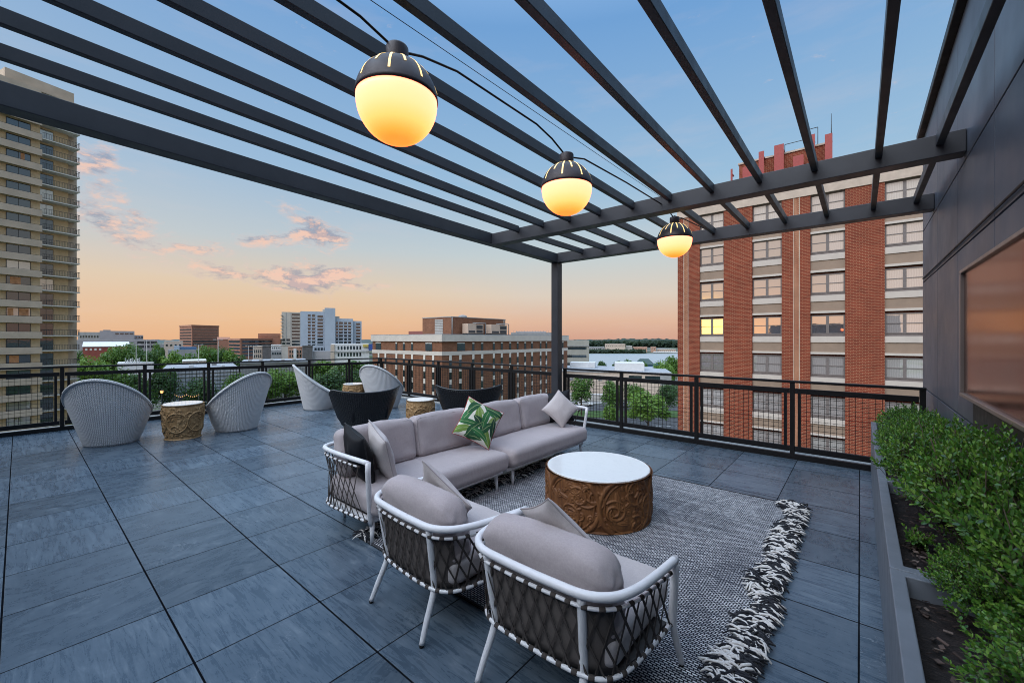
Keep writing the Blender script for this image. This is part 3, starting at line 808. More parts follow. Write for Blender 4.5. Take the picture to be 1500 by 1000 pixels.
# ------------------------------------------------------------------ carved drums
def carve(nu, nv, circ, hh, seed, cell, depth):
    U, V = np.meshgrid(np.arange(nu)/nu*circ, np.linspace(0, 1, nv)*hh)
    rs = np.random.RandomState(seed); Hm = np.zeros_like(U)
    def du(c): return (U-c+circ/2) % circ-circ/2
    def ring(cx_, cy_, r, wd, a, lo=None):
        d = np.sqrt(du(cx_)**2+(V-cy_)**2); g = a*np.clip(1-((d-r)/wd)**2, 0, 1)**0.6
        return g
    nc = max(3, round(circ/cell)); cw = circ/nc
    for k in range(nc):
        cx_ = (k+.5)*cw
        Hm = np.maximum(Hm, ring(cx_, hh*.5, cw*.50, cell*.042, 1.0)); Hm = np.maximum(Hm, ring(cx_, hh*.5, cw*.42, cell*.014, .55))
        for q in range(26):
            px, py = cx_+rs.uniform(-.46,.46)*cw, rs.uniform(.06,.94)*hh; rr = rs.uniform(.035,.075)*cell
            d = np.sqrt(du(px)**2+(V-py)**2)
            Hm = np.maximum(Hm, rs.uniform(.5,.95)*np.clip(1-(d/rr)**2, 0, 1)**.5*(0.72+0.28*np.cos(d/rr*7)))
        for q in range(9):                       # scrolls
            px, py = cx_+rs.uniform(-.5,.5)*cw, rs.uniform(.1,.9)*hh; rr = rs.uniform(.08,.19)*cell
            x, y = du(px), V-py; d = np.hypot(x, y); an = np.arctan2(y, x); p0 = rs.uniform(0, 6.28); sg = rs.choice([-1, 1])
            sp = ((an*sg+p0) % 6.283)/6.283
            rad = rr*(0.45+0.75*sp)
            Hm = np.maximum(Hm, rs.uniform(.55,.85)*np.clip(1-((d-rad)/(cell*.022))**2, 0, 1)**.6)
        for q in range(10):                      # leaves
            px, py = cx_+rs.uniform(-.5,.5)*cw, rs.uniform(.05,.95)*hh; a = rs.uniform(0, 6.28); L = rs.uniform(.10,.18)*cell
            x, y = du(px), V-py; s_ = (x*np.cos(a)+y*np.sin(a))/L; q_ = (-x*np.sin(a)+y*np.cos(a))/(L*.32)
            g = np.clip(1-s_**2-q_**2/np.clip(1-s_*.4, .3, 2), 0, 1)**.5
            Hm = np.maximum(Hm, .65*g*(1-.35*np.exp(-(q_*5)**2)))
    e = np.linspace(0, 1, nv)[:, None]
    rim = np.clip(1-np.minimum(e, 1-e)/.03, 0, 1)
    Hm = np.maximum(Hm, .9*rim**.5)
    return Hm*depth
def wood_material(name, c0, c1, c2):
    m, n, b = newmat(name); v = n.coord()
    g = n.noise(n.mapv(v, scale=(9,9,1.2)), 4, 6, 0.7, 0.8); p = n.noise(v, 3.5, 4)
    k = n.math('ADD', n.math('MULTIPLY', g, 0.6), n.math('MULTIPLY', p, 0.4))
    n.l.new(n.ramp(k, [(0.33,c0),(0.5,c1),(0.68,c2)]), b.inputs['Base Color'])
    n.l.new(n.remap(g, 0.3, 0.7, 0.5, 0.7), b.inputs['Roughness']); b.inputs['Specular IOR Level'].default_value = 0.35
    n.l.new(n.bump(n.noise(n.mapv(v, scale=(30,30,4)), 6, 4, 0.7), 0.35, 0.004), b.inputs['Normal']); return m
M_TEAK = wood_material('carved_teak', (0.070,0.025,0.009), (0.155,0.060,0.019), (0.245,0.105,0.034))
M_GOLD = wood_material('carved_golden_wood', (0.20,0.105,0.042), (0.34,0.20,0.088), (0.48,0.315,0.16))
def marble_material():
    m, n, b = newmat('white_marble'); v = n.coord()
    ve = n.math('ABSOLUTE', n.math('SUBTRACT', n.noise(n.mapv(v, scale=(1.4,3,1)), 2.4, 6, 0.65, 1.5), 0.5))
    n.l.new(n.mix(n.remap(ve, 0.0, 0.02, 0.16, 0.0), rgba((0.74,0.73,0.71)), rgba((0.42,0.41,0.41))), b.inputs['Base Color'])
    b.inputs['Roughness'].default_value = 0.09; return m
M_MARBLE = marble_material()
def drum(name, label, cat, loc, rad, hh, prof, nu, nv, seed, cell, depth, mat, group=None, rz=0):
    t = thing(name, label, cat, loc, rz, group)
    Hm = carve(nu, nv, 2*PI*rad, hh, seed, cell, depth)
    def fn(u, v):
        i = min(nu-1, int(round(u*nu)) % nu); j = min(nv-1, int(round(v*(nv-1))))
        r = rad*prof(v)-depth+Hm[j, i]; a = 2*PI*u
        return (r*math.cos(a), r*math.sin(a), 0.004+v*(hh-0.004))
    mb = MB(); mb.grid(fn, nu, nv-1, 0, closeu=True)
    rt = rad*prof(1)-depth
    mb.lathe([(rt+0.002, hh-0.001), (rt-0.02, hh-0.0005)], 64, cap=False); mb.lathe([(rad*prof(0)-depth, 0.004),(0.001,0.004)], 48, cap=False)
    mb.build('carved_drum', mat, t)
    mb = MB(); mb.lathe([(0.0005, hh+0.014), (rt-0.012, hh+0.014), (rt-0.005, hh+0.010), (rt-0.005, hh+0.0005)], 72, cap=False, smooth=False); mb.build('stone_top', M_MARBLE, t)
    return t
drum('coffee_table', 'large round carved brown wood coffee table with white marble top on the rug', 'coffee table', (-1.90, 3.52, 0.0115), 0.495, 0.425,
     lambda v: 1.0+0.012*math.sin(PI*v)-0.02*max(0, (0.12-v)/0.12), 820, 124, 4, 0.52, 0.018, M_TEAK)
sprof = lambda v: 0.84+0.16*math.sin(min(1, v*1.15)*PI/2)-0.03*max(0, (v-.85)/.15)
st = drum('drum_stool', 'carved golden wood drum stool with pale top between two white wicker chairs', 'side table', (-8.63, 1.76, 0), 0.30, 0.56, sprof, 420, 96, 9, 0.30, 0.020, M_GOLD, 'carved drum side tables')
x_, y_ = at(616, 7.35); dup(st, (x_, y_, 0), 2.0, 'carved golden wood drum stool with pale top between the two black wicker chairs', (.86,.86,1.0))
x_, y_ = at(518, 9.9); dup(st, (x_, y_, 0), 4.0, 'farthest carved drum stool, only its pale top showing above a black wicker chair', (.86,.86,1.0))

# ------------------------------------------------------------------ sofa modules
def make_sofa(label, loc, arm_low):
    L = 1.69; s = thing('sofa_module', label, 'sofa', loc, 0, 'two modules of the grey sectional sofa')
    Y = (lambda y: y) if arm_low else (lambda y: L-y)       # arm at y = 0 or at y = L
    fr = MB()
    z0, z1 = 0.172, 0.212
    Ya, Yb = (0.065, L-0.012) if arm_low else (0.012, L-0.065)
    for (xa, xb, ya, yb) in ((0.70,0.745,Ya,Yb),(0.03,0.07,Ya,Yb)): fr.box(xa, xb, ya, yb, z0, z1)
    for (ya, yb) in ((Ya,Ya+.04),(Yb-.04,Yb)): fr.box(0.0705, 0.6995, ya, yb, z0, z1-0.001)
    fr.build('base_frame', M_WHITE, s, bevel=0.008)
    mb = MB(); mb.box(0.0705, 0.6995, Ya+.0405, Yb-.0405, 0.185, 0.205); mb.build('slat_base', M_DARKNET, s)
    for (x, y, fx, fy) in ((0.73,0.10,0.74,0.09),(0.73,L-0.12,0.74,L-0.11),(0.06,0.20,0.09,0.21),(0.06,L-0.2,0.09,L-0.21)):
        mb = MB(); mb.tube([(x,Y(y),0.171),(fx,Y(fy),0.004)], [0.021,0.013], 10); mb.build('leg', M_WHITE, s)
    rail = catmull([(0.79,Y(0.025),0.672),(0.45,Y(0.006),0.675),(0.20,Y(0.005),0.678),(0.07,Y(0.035),0.68),(0.012,Y(0.14),0.68),(0.0,Y(0.32),0.68),(0.0,Y(0.9),0.68),(0.0,Y(L-0.03),0.68)], 8)
    mb = MB(); mb.tube(rail, 0.0190, 12); mb.build('rail', M_WHITE, s)
    mb = MB(); mb.tube([(0.792,Y(0.026),0.678),(0.786,Y(0.028),0.60),(0.742,Y(0.075),0.19),(0.735,Y(0.085),0.16)], [0.021,0.021,0.020,0.018], 10); mb.build('arm_post', M_WHITE, s)
    for yy in (0.26, L-0.06):
        mb = MB(); mb.tube([(0.004,Y(yy),0.665),(0.05,Y(yy),0.19)], [0.017,0.019], 10); mb.build('back_post', M_WHITE, s)
    sub = rail[3:]
    top = Path([Vector((p.x+0.005, p.y, p.z-0.052)) for p in sub])
    bot = Path(catmull([(0.73,Y(0.042),0.20),(0.40,Y(0.022),0.20),(0.20,Y(0.018),0.20),(0.08,Y(0.05),0.20),(0.03,Y(0.15),0.20),(0.015,Y(0.33),0.20),(0.015,Y(0.9),0.20),(0.015,Y(L-0.06),0.20)], 8))
    weave(top, bot, 30, 3.0, s)
    cushion_mb(0.80, L-0.072, 0.205, 0.07, 0.022, 26, Matrix.Translation((0.445, (L+0.06)/2 if arm_low else (L-0.06)/2, 0.322)), 0.004, 1).build('seat_cushion', M_FAB, s)
    for k, (ya, yb) in enumerate(((0.085,0.865),(0.872,L-0.008)) if arm_low else ((0.008,0.815),(0.822,L-0.085))):
        M = Matrix.Translation((0.20, (ya+yb)/2, 0.625)) @ Matrix.Rotation(math.radians(-12), 4, 'Y')
        bc = cushion_mb(0.20, yb-ya, 0.415, 0.07, 0.016, 24, M, 0.008, k+3, False).build('back_cushion', M_FAB, s); piping_loop(bc, M, 0, 0.083, (yb-ya)/2-0.0225, 0.415/2-0.0225, 0.048)
    return s
make_sofa('left module of the grey sofa, with its white strapped arm nearest the armchairs', (-3.72, 1.72, 0), True)
make_sofa('right module of the grey sofa, with its strapped arm beside the railing', (-3.72, 3.45, 0), False)

# ------------------------------------------------------------------ armchairs
def make_armchair(label):
    s = thing('strap_armchair', label, 'armchair', (0,0,0), 0, 'white strapped armchairs')
    half = [(0.45,0.53,0.598),(0.437,0.33,0.606),(0.418,0.16,0.615),(0.372,0.045,0.62),(0.28,-0.018,0.622),(0.14,-0.032,0.623)]
    rail = catmull(half+[(0,-0.035,0.623)]+[(-x,y,z) for x,y,z in reversed(half)], 8)
    mb = MB(); mb.tube(rail, 0.0195, 14)
    for sg in (-1, 1):
        e = Vector((sg*0.45,0.53,0.598)); mb.tube([e, e+Vector((sg*0.001,0.006,0)), e+Vector((sg*0.0015,0.013,-0.002))], [0.0195,0.017,0.008], 14)
    mb.build('rail', M_WHITE, s)
    for sg in (-1, 1):
        mb = MB(); mb.tube(catmull([(sg*0.262,-0.012,0.612),(sg*0.255,0.012,0.45),(sg*0.246,0.035,0.30),(sg*0.248,0.03,0.24),(sg*0.262,-0.03,0.10),(sg*0.272,-0.065,0.012)], 5), [0.0195]*11+[0.0195-0.0004*k for k in range(15)], 12)
        lg = mb.build('leg', M_WHITE, s)
        mb = MB(); mb.lathe([(0.0125,0.001),(0.0125,0.0118)], 12, c=(sg*0.272,-0.065)); mb.build('rubber_foot', M_BLACK, lg)
        mb = MB(); mb.tube(catmull([(sg*0.45,0.527,0.585),(sg*0.44,0.545,0.45),(sg*0.425,0.57,0.31),(sg*0.424,0.58,0.25),(sg*0.432,0.635,0.10),(sg*0.437,0.665,0.024)], 5), [0.0195]*11+[0.0195-0.0004*k for k in range(15)], 12)
        lg = mb.build('leg', M_WHITE, s)
        mb = MB(); mb.lathe([(0.0125,0.012),(0.0125,0.0238)], 12, c=(sg*0.437,0.665)); mb.build('rubber_foot', M_BLACK, lg)
    top = Path([p+Vector((-0.012*p.x, 0.004, -0.052)) for p in rail[2:-2]])
    hb = [(0.418,0.565,0.262),(0.402,0.33,0.262),(0.382,0.17,0.262),(0.338,0.07,0.262),(0.25,0.022,0.262),(0.12,0.008,0.262)]
    bot = Path(catmull(hb+[(0,0.006,0.262)]+[(-x,y,z) for x,y,z in reversed(hb)], 8))
    weave(top, bot, 24, 1.8, s)
    sl = MB(); sl.grid(lambda u, v: (lambda p, q: p.lerp(q, v)+Vector((-0.022*p.x/0.45, 0.016, 0)))(top(0.26+0.48*u), bot(0.26+0.48*u)), 40, 6); sl.build('back_sling', M_SLING, s, solid=0.003)
    fr = MB(); fr.tube([(0.415,0.57,0.255),(-0.415,0.57,0.255)], 0.016, 10); fr.build('front_bar', M_WHITE, s)
    mb = MB(); mb.prism([(0.40,0.56),(0.39,0.3),(0.36,0.14),(0.26,0.04),(-0.26,0.04),(-0.36,0.14),(-0.39,0.3),(-0.40,0.56)], 0.252, 0.266); mb.build('seat_base', M_DARKNET, s)
    cushion_mb(0.72, 0.66, 0.165, 0.055, 0.018, 22, Matrix.Translation((0,0.40,0.352)), 0.004, 7).build('seat_cushion', M_FABL, s)
    M = Matrix.Translation((0,0.130,0.563)) @ Matrix.Rotation(math.radians(9), 4, 'X')
    cushion_mb(0.72, 0.18, 0.375, 0.070, 0.012, 32, M, 0.008, 8, True, arch_end).build('back_cushion', M_FAB, s); bc = [c for c in s.children if c.name.startswith('back_cushion')][-1]
    for sg in (1,): piping_loop(bc, M, 1, sg*0.078, 0.160, 0.332, 0.045, arch_end)
    return s
a1 = make_armchair('white strapped armchair in the near centre, its whole back and arm in view')
a1.location = (-1.12, 1.465, 0); a1.rotation_euler = (0,0,0.0)
dup(a1, (-2.055, 1.46, 0), -0.06, 'white strapped armchair between the sofa arm and the nearer armchair')

# ------------------------------------------------------------------ throw pillows
def leaf_print():
    m, n, b = newmat('palm_leaf_print')
    uv = n.coord('UV'); uv = n.vmath('ADD', uv, n.vmath('SCALE', n.vmath('SUBTRACT', n.noise(uv, 6, 3, out=1), (0.5,0.5,0.5)), 0.05))
    col = n.mix(n.noise(uv, 5, 2), rgba((0.70,0.69,0.62)), rgba((0.60,0.60,0.50)))
    dk = [(0.012,0.085,0.030),(0.020,0.13,0.035),(0.008,0.055,0.028),(0.16,0.27,0.05),(0.028,0.16,0.05),(0.24,0.33,0.10)]
    r = random.Random(17)
    spec = [(.15,.2,.5,3),(.3,.85,-.4,5),(.8,.25,2.2,3),(.85,.75,1.0,5),(.5,.1,.1,0),(.12,.6,1.2,4),(.62,.9,2.6,1),(.4,.62,2.0,3),(.72,.45,.9,0),(.5,.5,-.6,2),(.25,.4,.1,1),(.6,.7,1.5,4),(.9,.5,1.9,2),(.4,.3,1.1,0),(.65,.22,-.3,4),(.2,.82,.9,0),(.82,.92,-.2,0)]
    for (cx_, cy_, a, ci) in spec:
        L = r.uniform(.25,.35); wd = r.uniform(.075,.105)
        q = n.vmath('SUBTRACT', uv, (cx_, cy_, 0))
        s_ = n.vmath('DOT_PRODUCT', q, (math.cos(a)/L, math.sin(a)/L, 0)); w_ = n.vmath('DOT_PRODUCT', q, (-math.sin(a)/wd, math.cos(a)/wd, 0))
        w_ = n.math('ABSOLUTE', n.math('ADD', w_, n.math('MULTIPLY', n.math('MULTIPLY', s_, s_), 0.5)))
        edge = n.math('SUBTRACT', n.math('MULTIPLY', n.math('SUBTRACT', 1.0, n.math('MULTIPLY', s_, s_)), n.math('SUBTRACT', 1.0, n.math('MULTIPLY', s_, 0.35))), w_)
        mask = n.remap(edge, 0.0, 0.06)
        c = dk[ci]; rib = n.remap(w_, 0.05, 0.12, 1.0, 0.0)
        stri = n.remap(n.math('SINE', n.math('ADD', n.math('MULTIPLY', s_, 30.0), n.math('MULTIPLY', w_, 12.0))), -1, 1, 0.0, 0.5)
        lc = n.mix(stri, rgba(c), rgba(tuple(x*.55 for x in c))); lc = n.mix(n.math('MULTIPLY', rib, 0.7), lc, rgba((0.30,0.40,0.18)))
        col = n.mix(mask, col, lc)
    n.l.new(col, b.inputs['Base Color']); b.inputs['Roughness'].default_value = 0.85
    n.l.new(n.bump(n.noise(n.coord(), 9, 3), 0.3, 0.02), b.inputs['Normal']); return m
M_RED = fabric('red_piping', (0.33,0.030,0.035), 0.1); M_BWELT = fabric('black_piping', (0.012,0.012,0.015), 0)
rad = math.radians
pillow('throw_pillow', 'black throw pillow leaning on the left sofa arm behind a grey one', M_FABB, M_BWELT, (-3.33,1.90,.635), rad(78), rad(-14), rad(8), .46, .085, 1)
pillow('throw_pillow', 'pale grey throw pillow in front of the black one at the left sofa arm', M_FABL, M_WELT, (-3.24,2.07,.635), rad(72), rad(-16), rad(14), .46, .075, 2)
pillow('throw_pillow', 'green palm-leaf print throw pillow with red edge in the middle of the sofa', leaf_print(), M_RED, (-3.22,3.26,.715), rad(-32), rad(-17), rad(-28), .44, .075, 3, backmat=M_RED)
pillow('throw_pillow', 'black throw pillow leaning in the right sofa corner behind a grey one', M_FABB, M_BWELT, (-3.36,5.00,.655), rad(-62), rad(-14), rad(10), .44, .08, 4)
pillow('throw_pillow', 'grey throw pillow standing on its corner at the right sofa arm', M_FABL, M_WELT, (-3.16,4.80,.675), rad(-42), rad(-20), rad(-44), .38, .075, 5)
pillow('throw_pillow', 'pale grey throw pillow slumped in the near centre armchair', M_FABL, M_WELT, (-1.139,1.76,.658), rad(80), rad(-35), rad(56), .42, .05, 6)
pillow('throw_pillow', 'pale grey throw pillow slumped in the armchair beside the sofa', M_FABL, M_WELT, (-2.084,1.80,.632), rad(80), rad(-35), rad(47), .42, .05, 7)

# ------------------------------------------------------------------ wicker lounge chairs
def wicker_material(name, c0, c1, nU, nV, hole=0.0, rough=0.6):
    m, n, b = newmat(name); uv = n.coord('UV'); u, v, _ = n.sep(uv)
    su = n.math('SINE', n.math('MULTIPLY', u, 2*PI*nU)); sv = n.math('SINE', n.math('MULTIPLY', v, 2*PI*nV))
    h = n.math('ADD', n.math('MULTIPLY', su, 0.45), n.math('MULTIPLY', n.math('MULTIPLY', su, sv), 0.55))
    f = n.noise(n.coord(), 5, 3); k = n.math('ADD', n.math('MULTIPLY', n.remap(h, -1, 1), 0.6), n.math('MULTIPLY', f, 0.5))
    n.l.new(n.mix(n.remap(k, 0.2, 0.9), rgba(c0), rgba(c1)), b.inputs['Base Color']); b.inputs['Roughness'].default_value = rough
    n.l.new(n.bump(h, 0.8, 0.006), b.inputs['Normal'])
    if hole:
        tb = n.node('ShaderNodeBsdfTransparent'); mx = n.node('ShaderNodeMixShader')
        n.l.new(n.math('MULTIPLY', n.remap(su, -0.55, -0.95), hole), mx.inputs[0]); n.l.new(b.outputs[0], mx.inputs[1]); n.l.new(tb.outputs[0], mx.inputs[2])
        n.l.new(mx.outputs[0], n.t.nodes['Material Output'].inputs['Surface'])
    return m
M_WICK = wicker_material('white_wicker', (0.56,0.545,0.54), (0.72,0.70,0.69), 100, 36, 0.55)
M_WRIM = wicker_material('white_wicker_rim', (0.42,0.41,0.405), (0.60,0.585,0.575), 6, 110)
M_BWICK = wicker_material('black_wicker', (0.0025,0.0025,0.003), (0.014,0.0135,0.0145), 44, 18, 0.0, 0.33)
M_SEATG = fabric('grey_seat_fabric', (0.28,0.28,0.30), 0.4)
def make_egg(label):
    t = thing('wicker_egg_chair', label, 'lounge chair', (0,0,0), 0, 'white wicker shell chairs')
    def rimp(a):
        sx, sy = math.cos(a), math.sin(a)
        z = 0.655-0.375*sy-0.03*math.cos(2*a)
        return Vector((0.535*sx, -0.085+0.485*sy, z))
    def shell(u, v):
        a = 2*PI*u; B = Vector((0.335*math.cos(a), 0.335*math.sin(a), 0.004)); Rm = rimp(a)
        Cc = Vector((0.435*math.cos(a), 0.415*math.sin(a)-0.015, 0.40*Rm.z))
        return B*(1-v)**2+Cc*2*v*(1-v)+Rm*v*v
    mb = MB(); mb.grid(shell, 96, 28, closeu=True); mb.build('shell', M_WICK, t, solid=0.018)
    mb = MB(); N = 96
    def rimt(u, v):
        a = 2*PI*u; c = rimp(a); tg = (rimp(a+.02)-rimp(a-.02)).normalized(); o = Vector((math.cos(a), math.sin(a), 0)); o = (o-tg*o.dot(tg)).normalized(); w = tg.cross(o)
        b_ = 2*PI*v; return c+(o*math.cos(b_)+w*math.sin(b_))*0.027
    mb.grid(lambda v, u: rimt(u, v), 10, N, closeu=False); mb.build('rolled_rim', M_WRIM, t)
    mb = MB(); mb.lathe([(0.001,0.27),(0.33,0.27),(0.36,0.30),(0.36,0.33),(0.33,0.36),(0.001,0.37)], 40, cap=False, c=(0,-0.03)); mb.build('seat_cushion', M_SEATG, t)
    M = Matrix.Translation((0.0,-0.315,0.53)) @ Matrix.Rotation(math.radians(14), 4, 'X')
    cushion_mb(0.52, 0.10, 0.34, 0.048, 0.02, 16, M, 0.004, 2).build('back_cushion', M_SEATG, t)
    return t
e1 = make_egg('nearest white wicker shell chair, seen from behind left of the carved stool')
def put(o, u, d, az): x, y = at(u, d); o.location = (x, y, 0); o.rotation_euler = (0,0,rad(az-90))
put(e1, 164, 6.55, 152); e1.scale = (.93, .93, .97)
for u, d, az, lb in ((347, 7.55, 203, 'white wicker shell chair turned sideways to the right of the first carved stool'),
                     (467, 9.75, 70, 'white wicker shell chair with its tall back to the left, next to the railing'),
                     (562, 9.9, 112, 'farthest white wicker shell chair, partly hidden behind a black wicker chair')):
    x, y = at(u, d); dup(e1, (x, y, 0), rad(az-90), lb)
def make_wing(label):
    t = thing('wicker_wing_chair', label, 'lounge chair', (0,0,0), 0, 'black wicker wing chairs')
    A = rad(78)
    def sh(u, v):
        a = (u*2-1)*A; k = abs(a)/A
        top = 0.845+0.085*k**2-0.10*max(0,(k-.78)/.22)**2; zb = 0.24+0.24*max(0,(k-.55)/.45)**2
        z = zb+(top-zb)*v
        e = ((z-0.24)/0.66)**0.8 if z > 0.24 else 0; rx = 0.29+0.27*e; ry = 0.27+0.17*e
        return Vector((rx*math.sin(a), -ry*math.cos(a)+0.02, z))
    mb = MB(); mb.grid(sh, 64, 30); mb.build('shell', M_BWICK, t, solid=0.022)
    mb = MB(); mb.tube([sh(i/60, 1.0) for i in range(61)], 0.016, 8); mb.build('rolled_rim', M_BWICK, t)
    mb = MB(); mb.lathe([(0.001,0.235),(0.30,0.235),(0.31,0.25),(0.31,0.275),(0.30,0.285)], 36, c=(0,0.0)); mb.build('seat_pan', M_BWICK, t)
    cushion_mb(0.54, 0.54, 0.12, 0.05, 0.015, 14, Matrix.Translation((0,0.03,0.35)), 0.003, 1).build('seat_cushion', M_FABB, t)
    M = Matrix.Translation((0,-0.26,0.60)) @ Matrix.Rotation(rad(14), 4, 'X')
    cushion_mb(0.56, 0.09, 0.38, 0.044, 0.015, 14, M, 0.003, 2).build('back_pad', M_FABB, t)
    mw = plain('reddish_wood', (0.16,0.06,0.03), 0.5)
    for sx, sy in ((-1,-1),(1,-1),(1,1),(-1,1)):
        mb = MB(); mb.tube([(sx*.20,sy*.18,.238),(sx*.27,sy*.25,.002)], [.02,.012], 10); mb.build('leg', mw, t)
    return t
b1 = make_wing('black wicker wing chair behind the left part of the sofa'); put(b1, 533, 6.4, 170)
x_, y_ = at(687, 6.75); dup(b1, (x_, y_, 0), rad(134-90), 'black wicker wing chair before the railing, behind the middle of the sofa')
# ================================================================== the city beyond
GZ = -18.0
def brick_material(name, c1, c2, mortar, bw, bh, ms, tint=None, rough=0.8):
    m, n, b = newmat(name); P = n.coord(); x, y, z = n.sep(P)
    v = n.comb(n.math('ADD', x, y), z, 0.0)
    br = n.node('ShaderNodeTexBrick'); n.l.new(v, br.inputs['Vector'])
    br.inputs['Scale'].default_value = 1.0; br.inputs['Brick Width'].default_value = bw; br.inputs['Row Height'].default_value = bh
    br.inputs['Mortar Size'].default_value = ms; br.inputs['Mortar Smooth'].default_value = 0.1; br.inputs['Bias'].default_value = 0.1
    br.inputs['Color1'].default_value = rgba(c1); br.inputs['Color2'].default_value = rgba(c2); br.inputs['Mortar'].default_value = rgba(mortar)
    f = n.noise(P, 0.6, 5, 0.65); k = n.remap(f, 0.3, 0.7, 0.80, 1.14)
    n.l.new(n.mix(1.0, br.outputs['Color'], n.comb(k, k, k), 'MULTIPLY'), b.inputs['Base Color'])
    b.inputs['Roughness'].default_value = rough; b.inputs['Specular IOR Level'].default_value = 0.2
    n.l.new(n.bump(br.outputs['Fac'], 0.4, -0.01), b.inputs['Normal']); return m
def coated_glass(name, tint, refl, curtain=(0.42,0.37,0.34), rough=0.03, seed=0.0, fold=9.0):
    m, n, b = newmat(name); P = n.coord(); x, y, z = n.sep(P)
    wv = n.math('SINE', n.math('ADD', n.math('MULTIPLY', n.math('ADD', x, y), fold*6), n.math('MULTIPLY', n.noise(n.mapv(P, loc=(seed,0,0)), 2.0, 2), 9)))
    cu = n.mix(n.remap(wv, -1, 1, 0.0, 0.35), rgba(curtain), rgba(tuple(c*.6 for c in curtain)))
    n.l.new(cu, b.inputs['Base Color']); b.inputs['Roughness'].default_value = 0.7; b.inputs['Specular IOR Level'].default_value = 0.0
    gl = n.node('ShaderNodeBsdfGlossy'); gl.inputs['Color'].default_value = rgba(tint); gl.inputs['Roughness'].default_value = rough
    nb = n.bump(n.noise(P, 1.4, 2), 0.05, 0.04); n.l.new(nb, gl.inputs['Normal'])
    mx = n.node('ShaderNodeMixShader'); mx.inputs[0].default_value = refl
    n.l.new(b.outputs[0], mx.inputs[1]); n.l.new(gl.outputs[0], mx.inputs[2]); n.l.new(mx.outputs[0], n.t.nodes['Material Output'].inputs['Surface'])
    return m
M_GD = coated_glass('dark_window_glass', (0.50,0.54,0.60), 0.22, (0.022,0.035,0.04))
M_GB = coated_glass('blind_window_glass', (0.8,0.8,0.8), 0.30, (0.45,0.42,0.37))
M_CONC = plain('pale_concrete', (0.40,0.38,0.35), 0.85, 0, 0.14, 0.5)
M_GREYC = plain('grey_concrete', (0.27,0.27,0.27), 0.85, 0, 0.14, 0.5)
M_WHITEB = plain('white_render', (0.62,0.61,0.60), 0.8, 0, 0.08, 0.6)
M_PINKB = plain('warm_beige_render', (0.52,0.42,0.34), 0.85, 0, 0.1, 0.6)
M_STEELB = plain('black_steel', (0.03,0.03,0.032), 0.5)
M_ROOF = plain('grey_roof_membrane', (0.32,0.33,0.35), 0.85, 0, 0.2, 0.3)

# ------------------------------------------------------------------ big brick apartment block
BX0, BX1, BY = -12.2, 9.4, 37.0
bk = thing('brick_apartment_block', 'tall red brick apartment block with grey-framed double windows behind the right railing', 'building', (BX0, BY, GZ))
M_BRICK = brick_material('red_brick', (0.150,0.026,0.014), (0.225,0.042,0.020), (0.32,0.14,0.08), 0.32, 0.105, 0.0155)
M_BRICKS = brick_material('stacked_brick_stripe', (0.17,0.034,0.018), (0.25,0.055,0.026), (0.42,0.22,0.13), 0.30, 0.075, 0.022)
M_LIME = plain('pale_limestone_band', (0.48,0.38,0.30), 0.8, 0, 0.16, 1.2)
M_SILL = plain('white_stone_sill', (0.50,0.43,0.37), 0.75, 0, 0.06, 1.5)
M_SPAN = plain('brown_spandrel_metal', (0.27,0.19,0.135), 0.55, 0.1, 0.10, 1.2)
M_WFRAME = plain('taupe_window_frame', (0.155,0.128,0.118), 0.5)
GL = [coated_glass('apartment_glass_%s' % nm, (0.95,0.93,0.90), rf, cu, 0.025, sd_, 9) for nm, rf, cu, sd_ in
      (('open', .62, (0.16,0.14,0.14), 0), ('curtained', .46, (0.46,0.40,0.37), 3.1), ('blind', .42, (0.50,0.46,0.42), 6.2), ('dim', .34, (0.20,0.15,0.16), 9.0))]
cols = [(-10.38,-8.53),(-6.48,-4.53),(-2.77,-0.80),(1.25,3.20),(5.25,7.2)]
lx = lambda X: X-BX0
piers = [BX0]+[c for ab in cols for c in ab]+[BX1]
for i in range(0, len(piers), 2):
    mb = MB(); mb.box(lx(piers[i]), lx(piers[i+1]), 0, 0.40, 0, 30.05); mb.build('brick_pier', M_BRICK, bk)
mb = MB(); mb.box(0.001, BX1-BX0-.001, 0.4005, 17, 0, 30.04); mb.build('core_wall', M_BRICK, bk)
mb = MB(); mb.box(-0.04, BX1-BX0+.04, -0.06, 17.05, 30.055, 30.70); mb.build('cornice_band', M_LIME, bk)
mb = MB(); mb.box(0, BX1-BX0, 0.02, 17, 30.705, 31.0); mb.build('parapet', M_BRICK, bk)
for xs in (-11.50, -3.60, 4.3):
    mb = MB(); mb.box(lx(xs)-.16, lx(xs)+.16, -0.012, -0.0005, 0, 30.05, 0)
    for q in (-.18, .18): mb.box(lx(xs)+q-.019, lx(xs)+q+.019, -0.014, -0.0005, 0, 30.05, 1)
    mb.build('brick_stripe', [M_BRICKS, M_LIME], bk)
rs = random.Random(4)
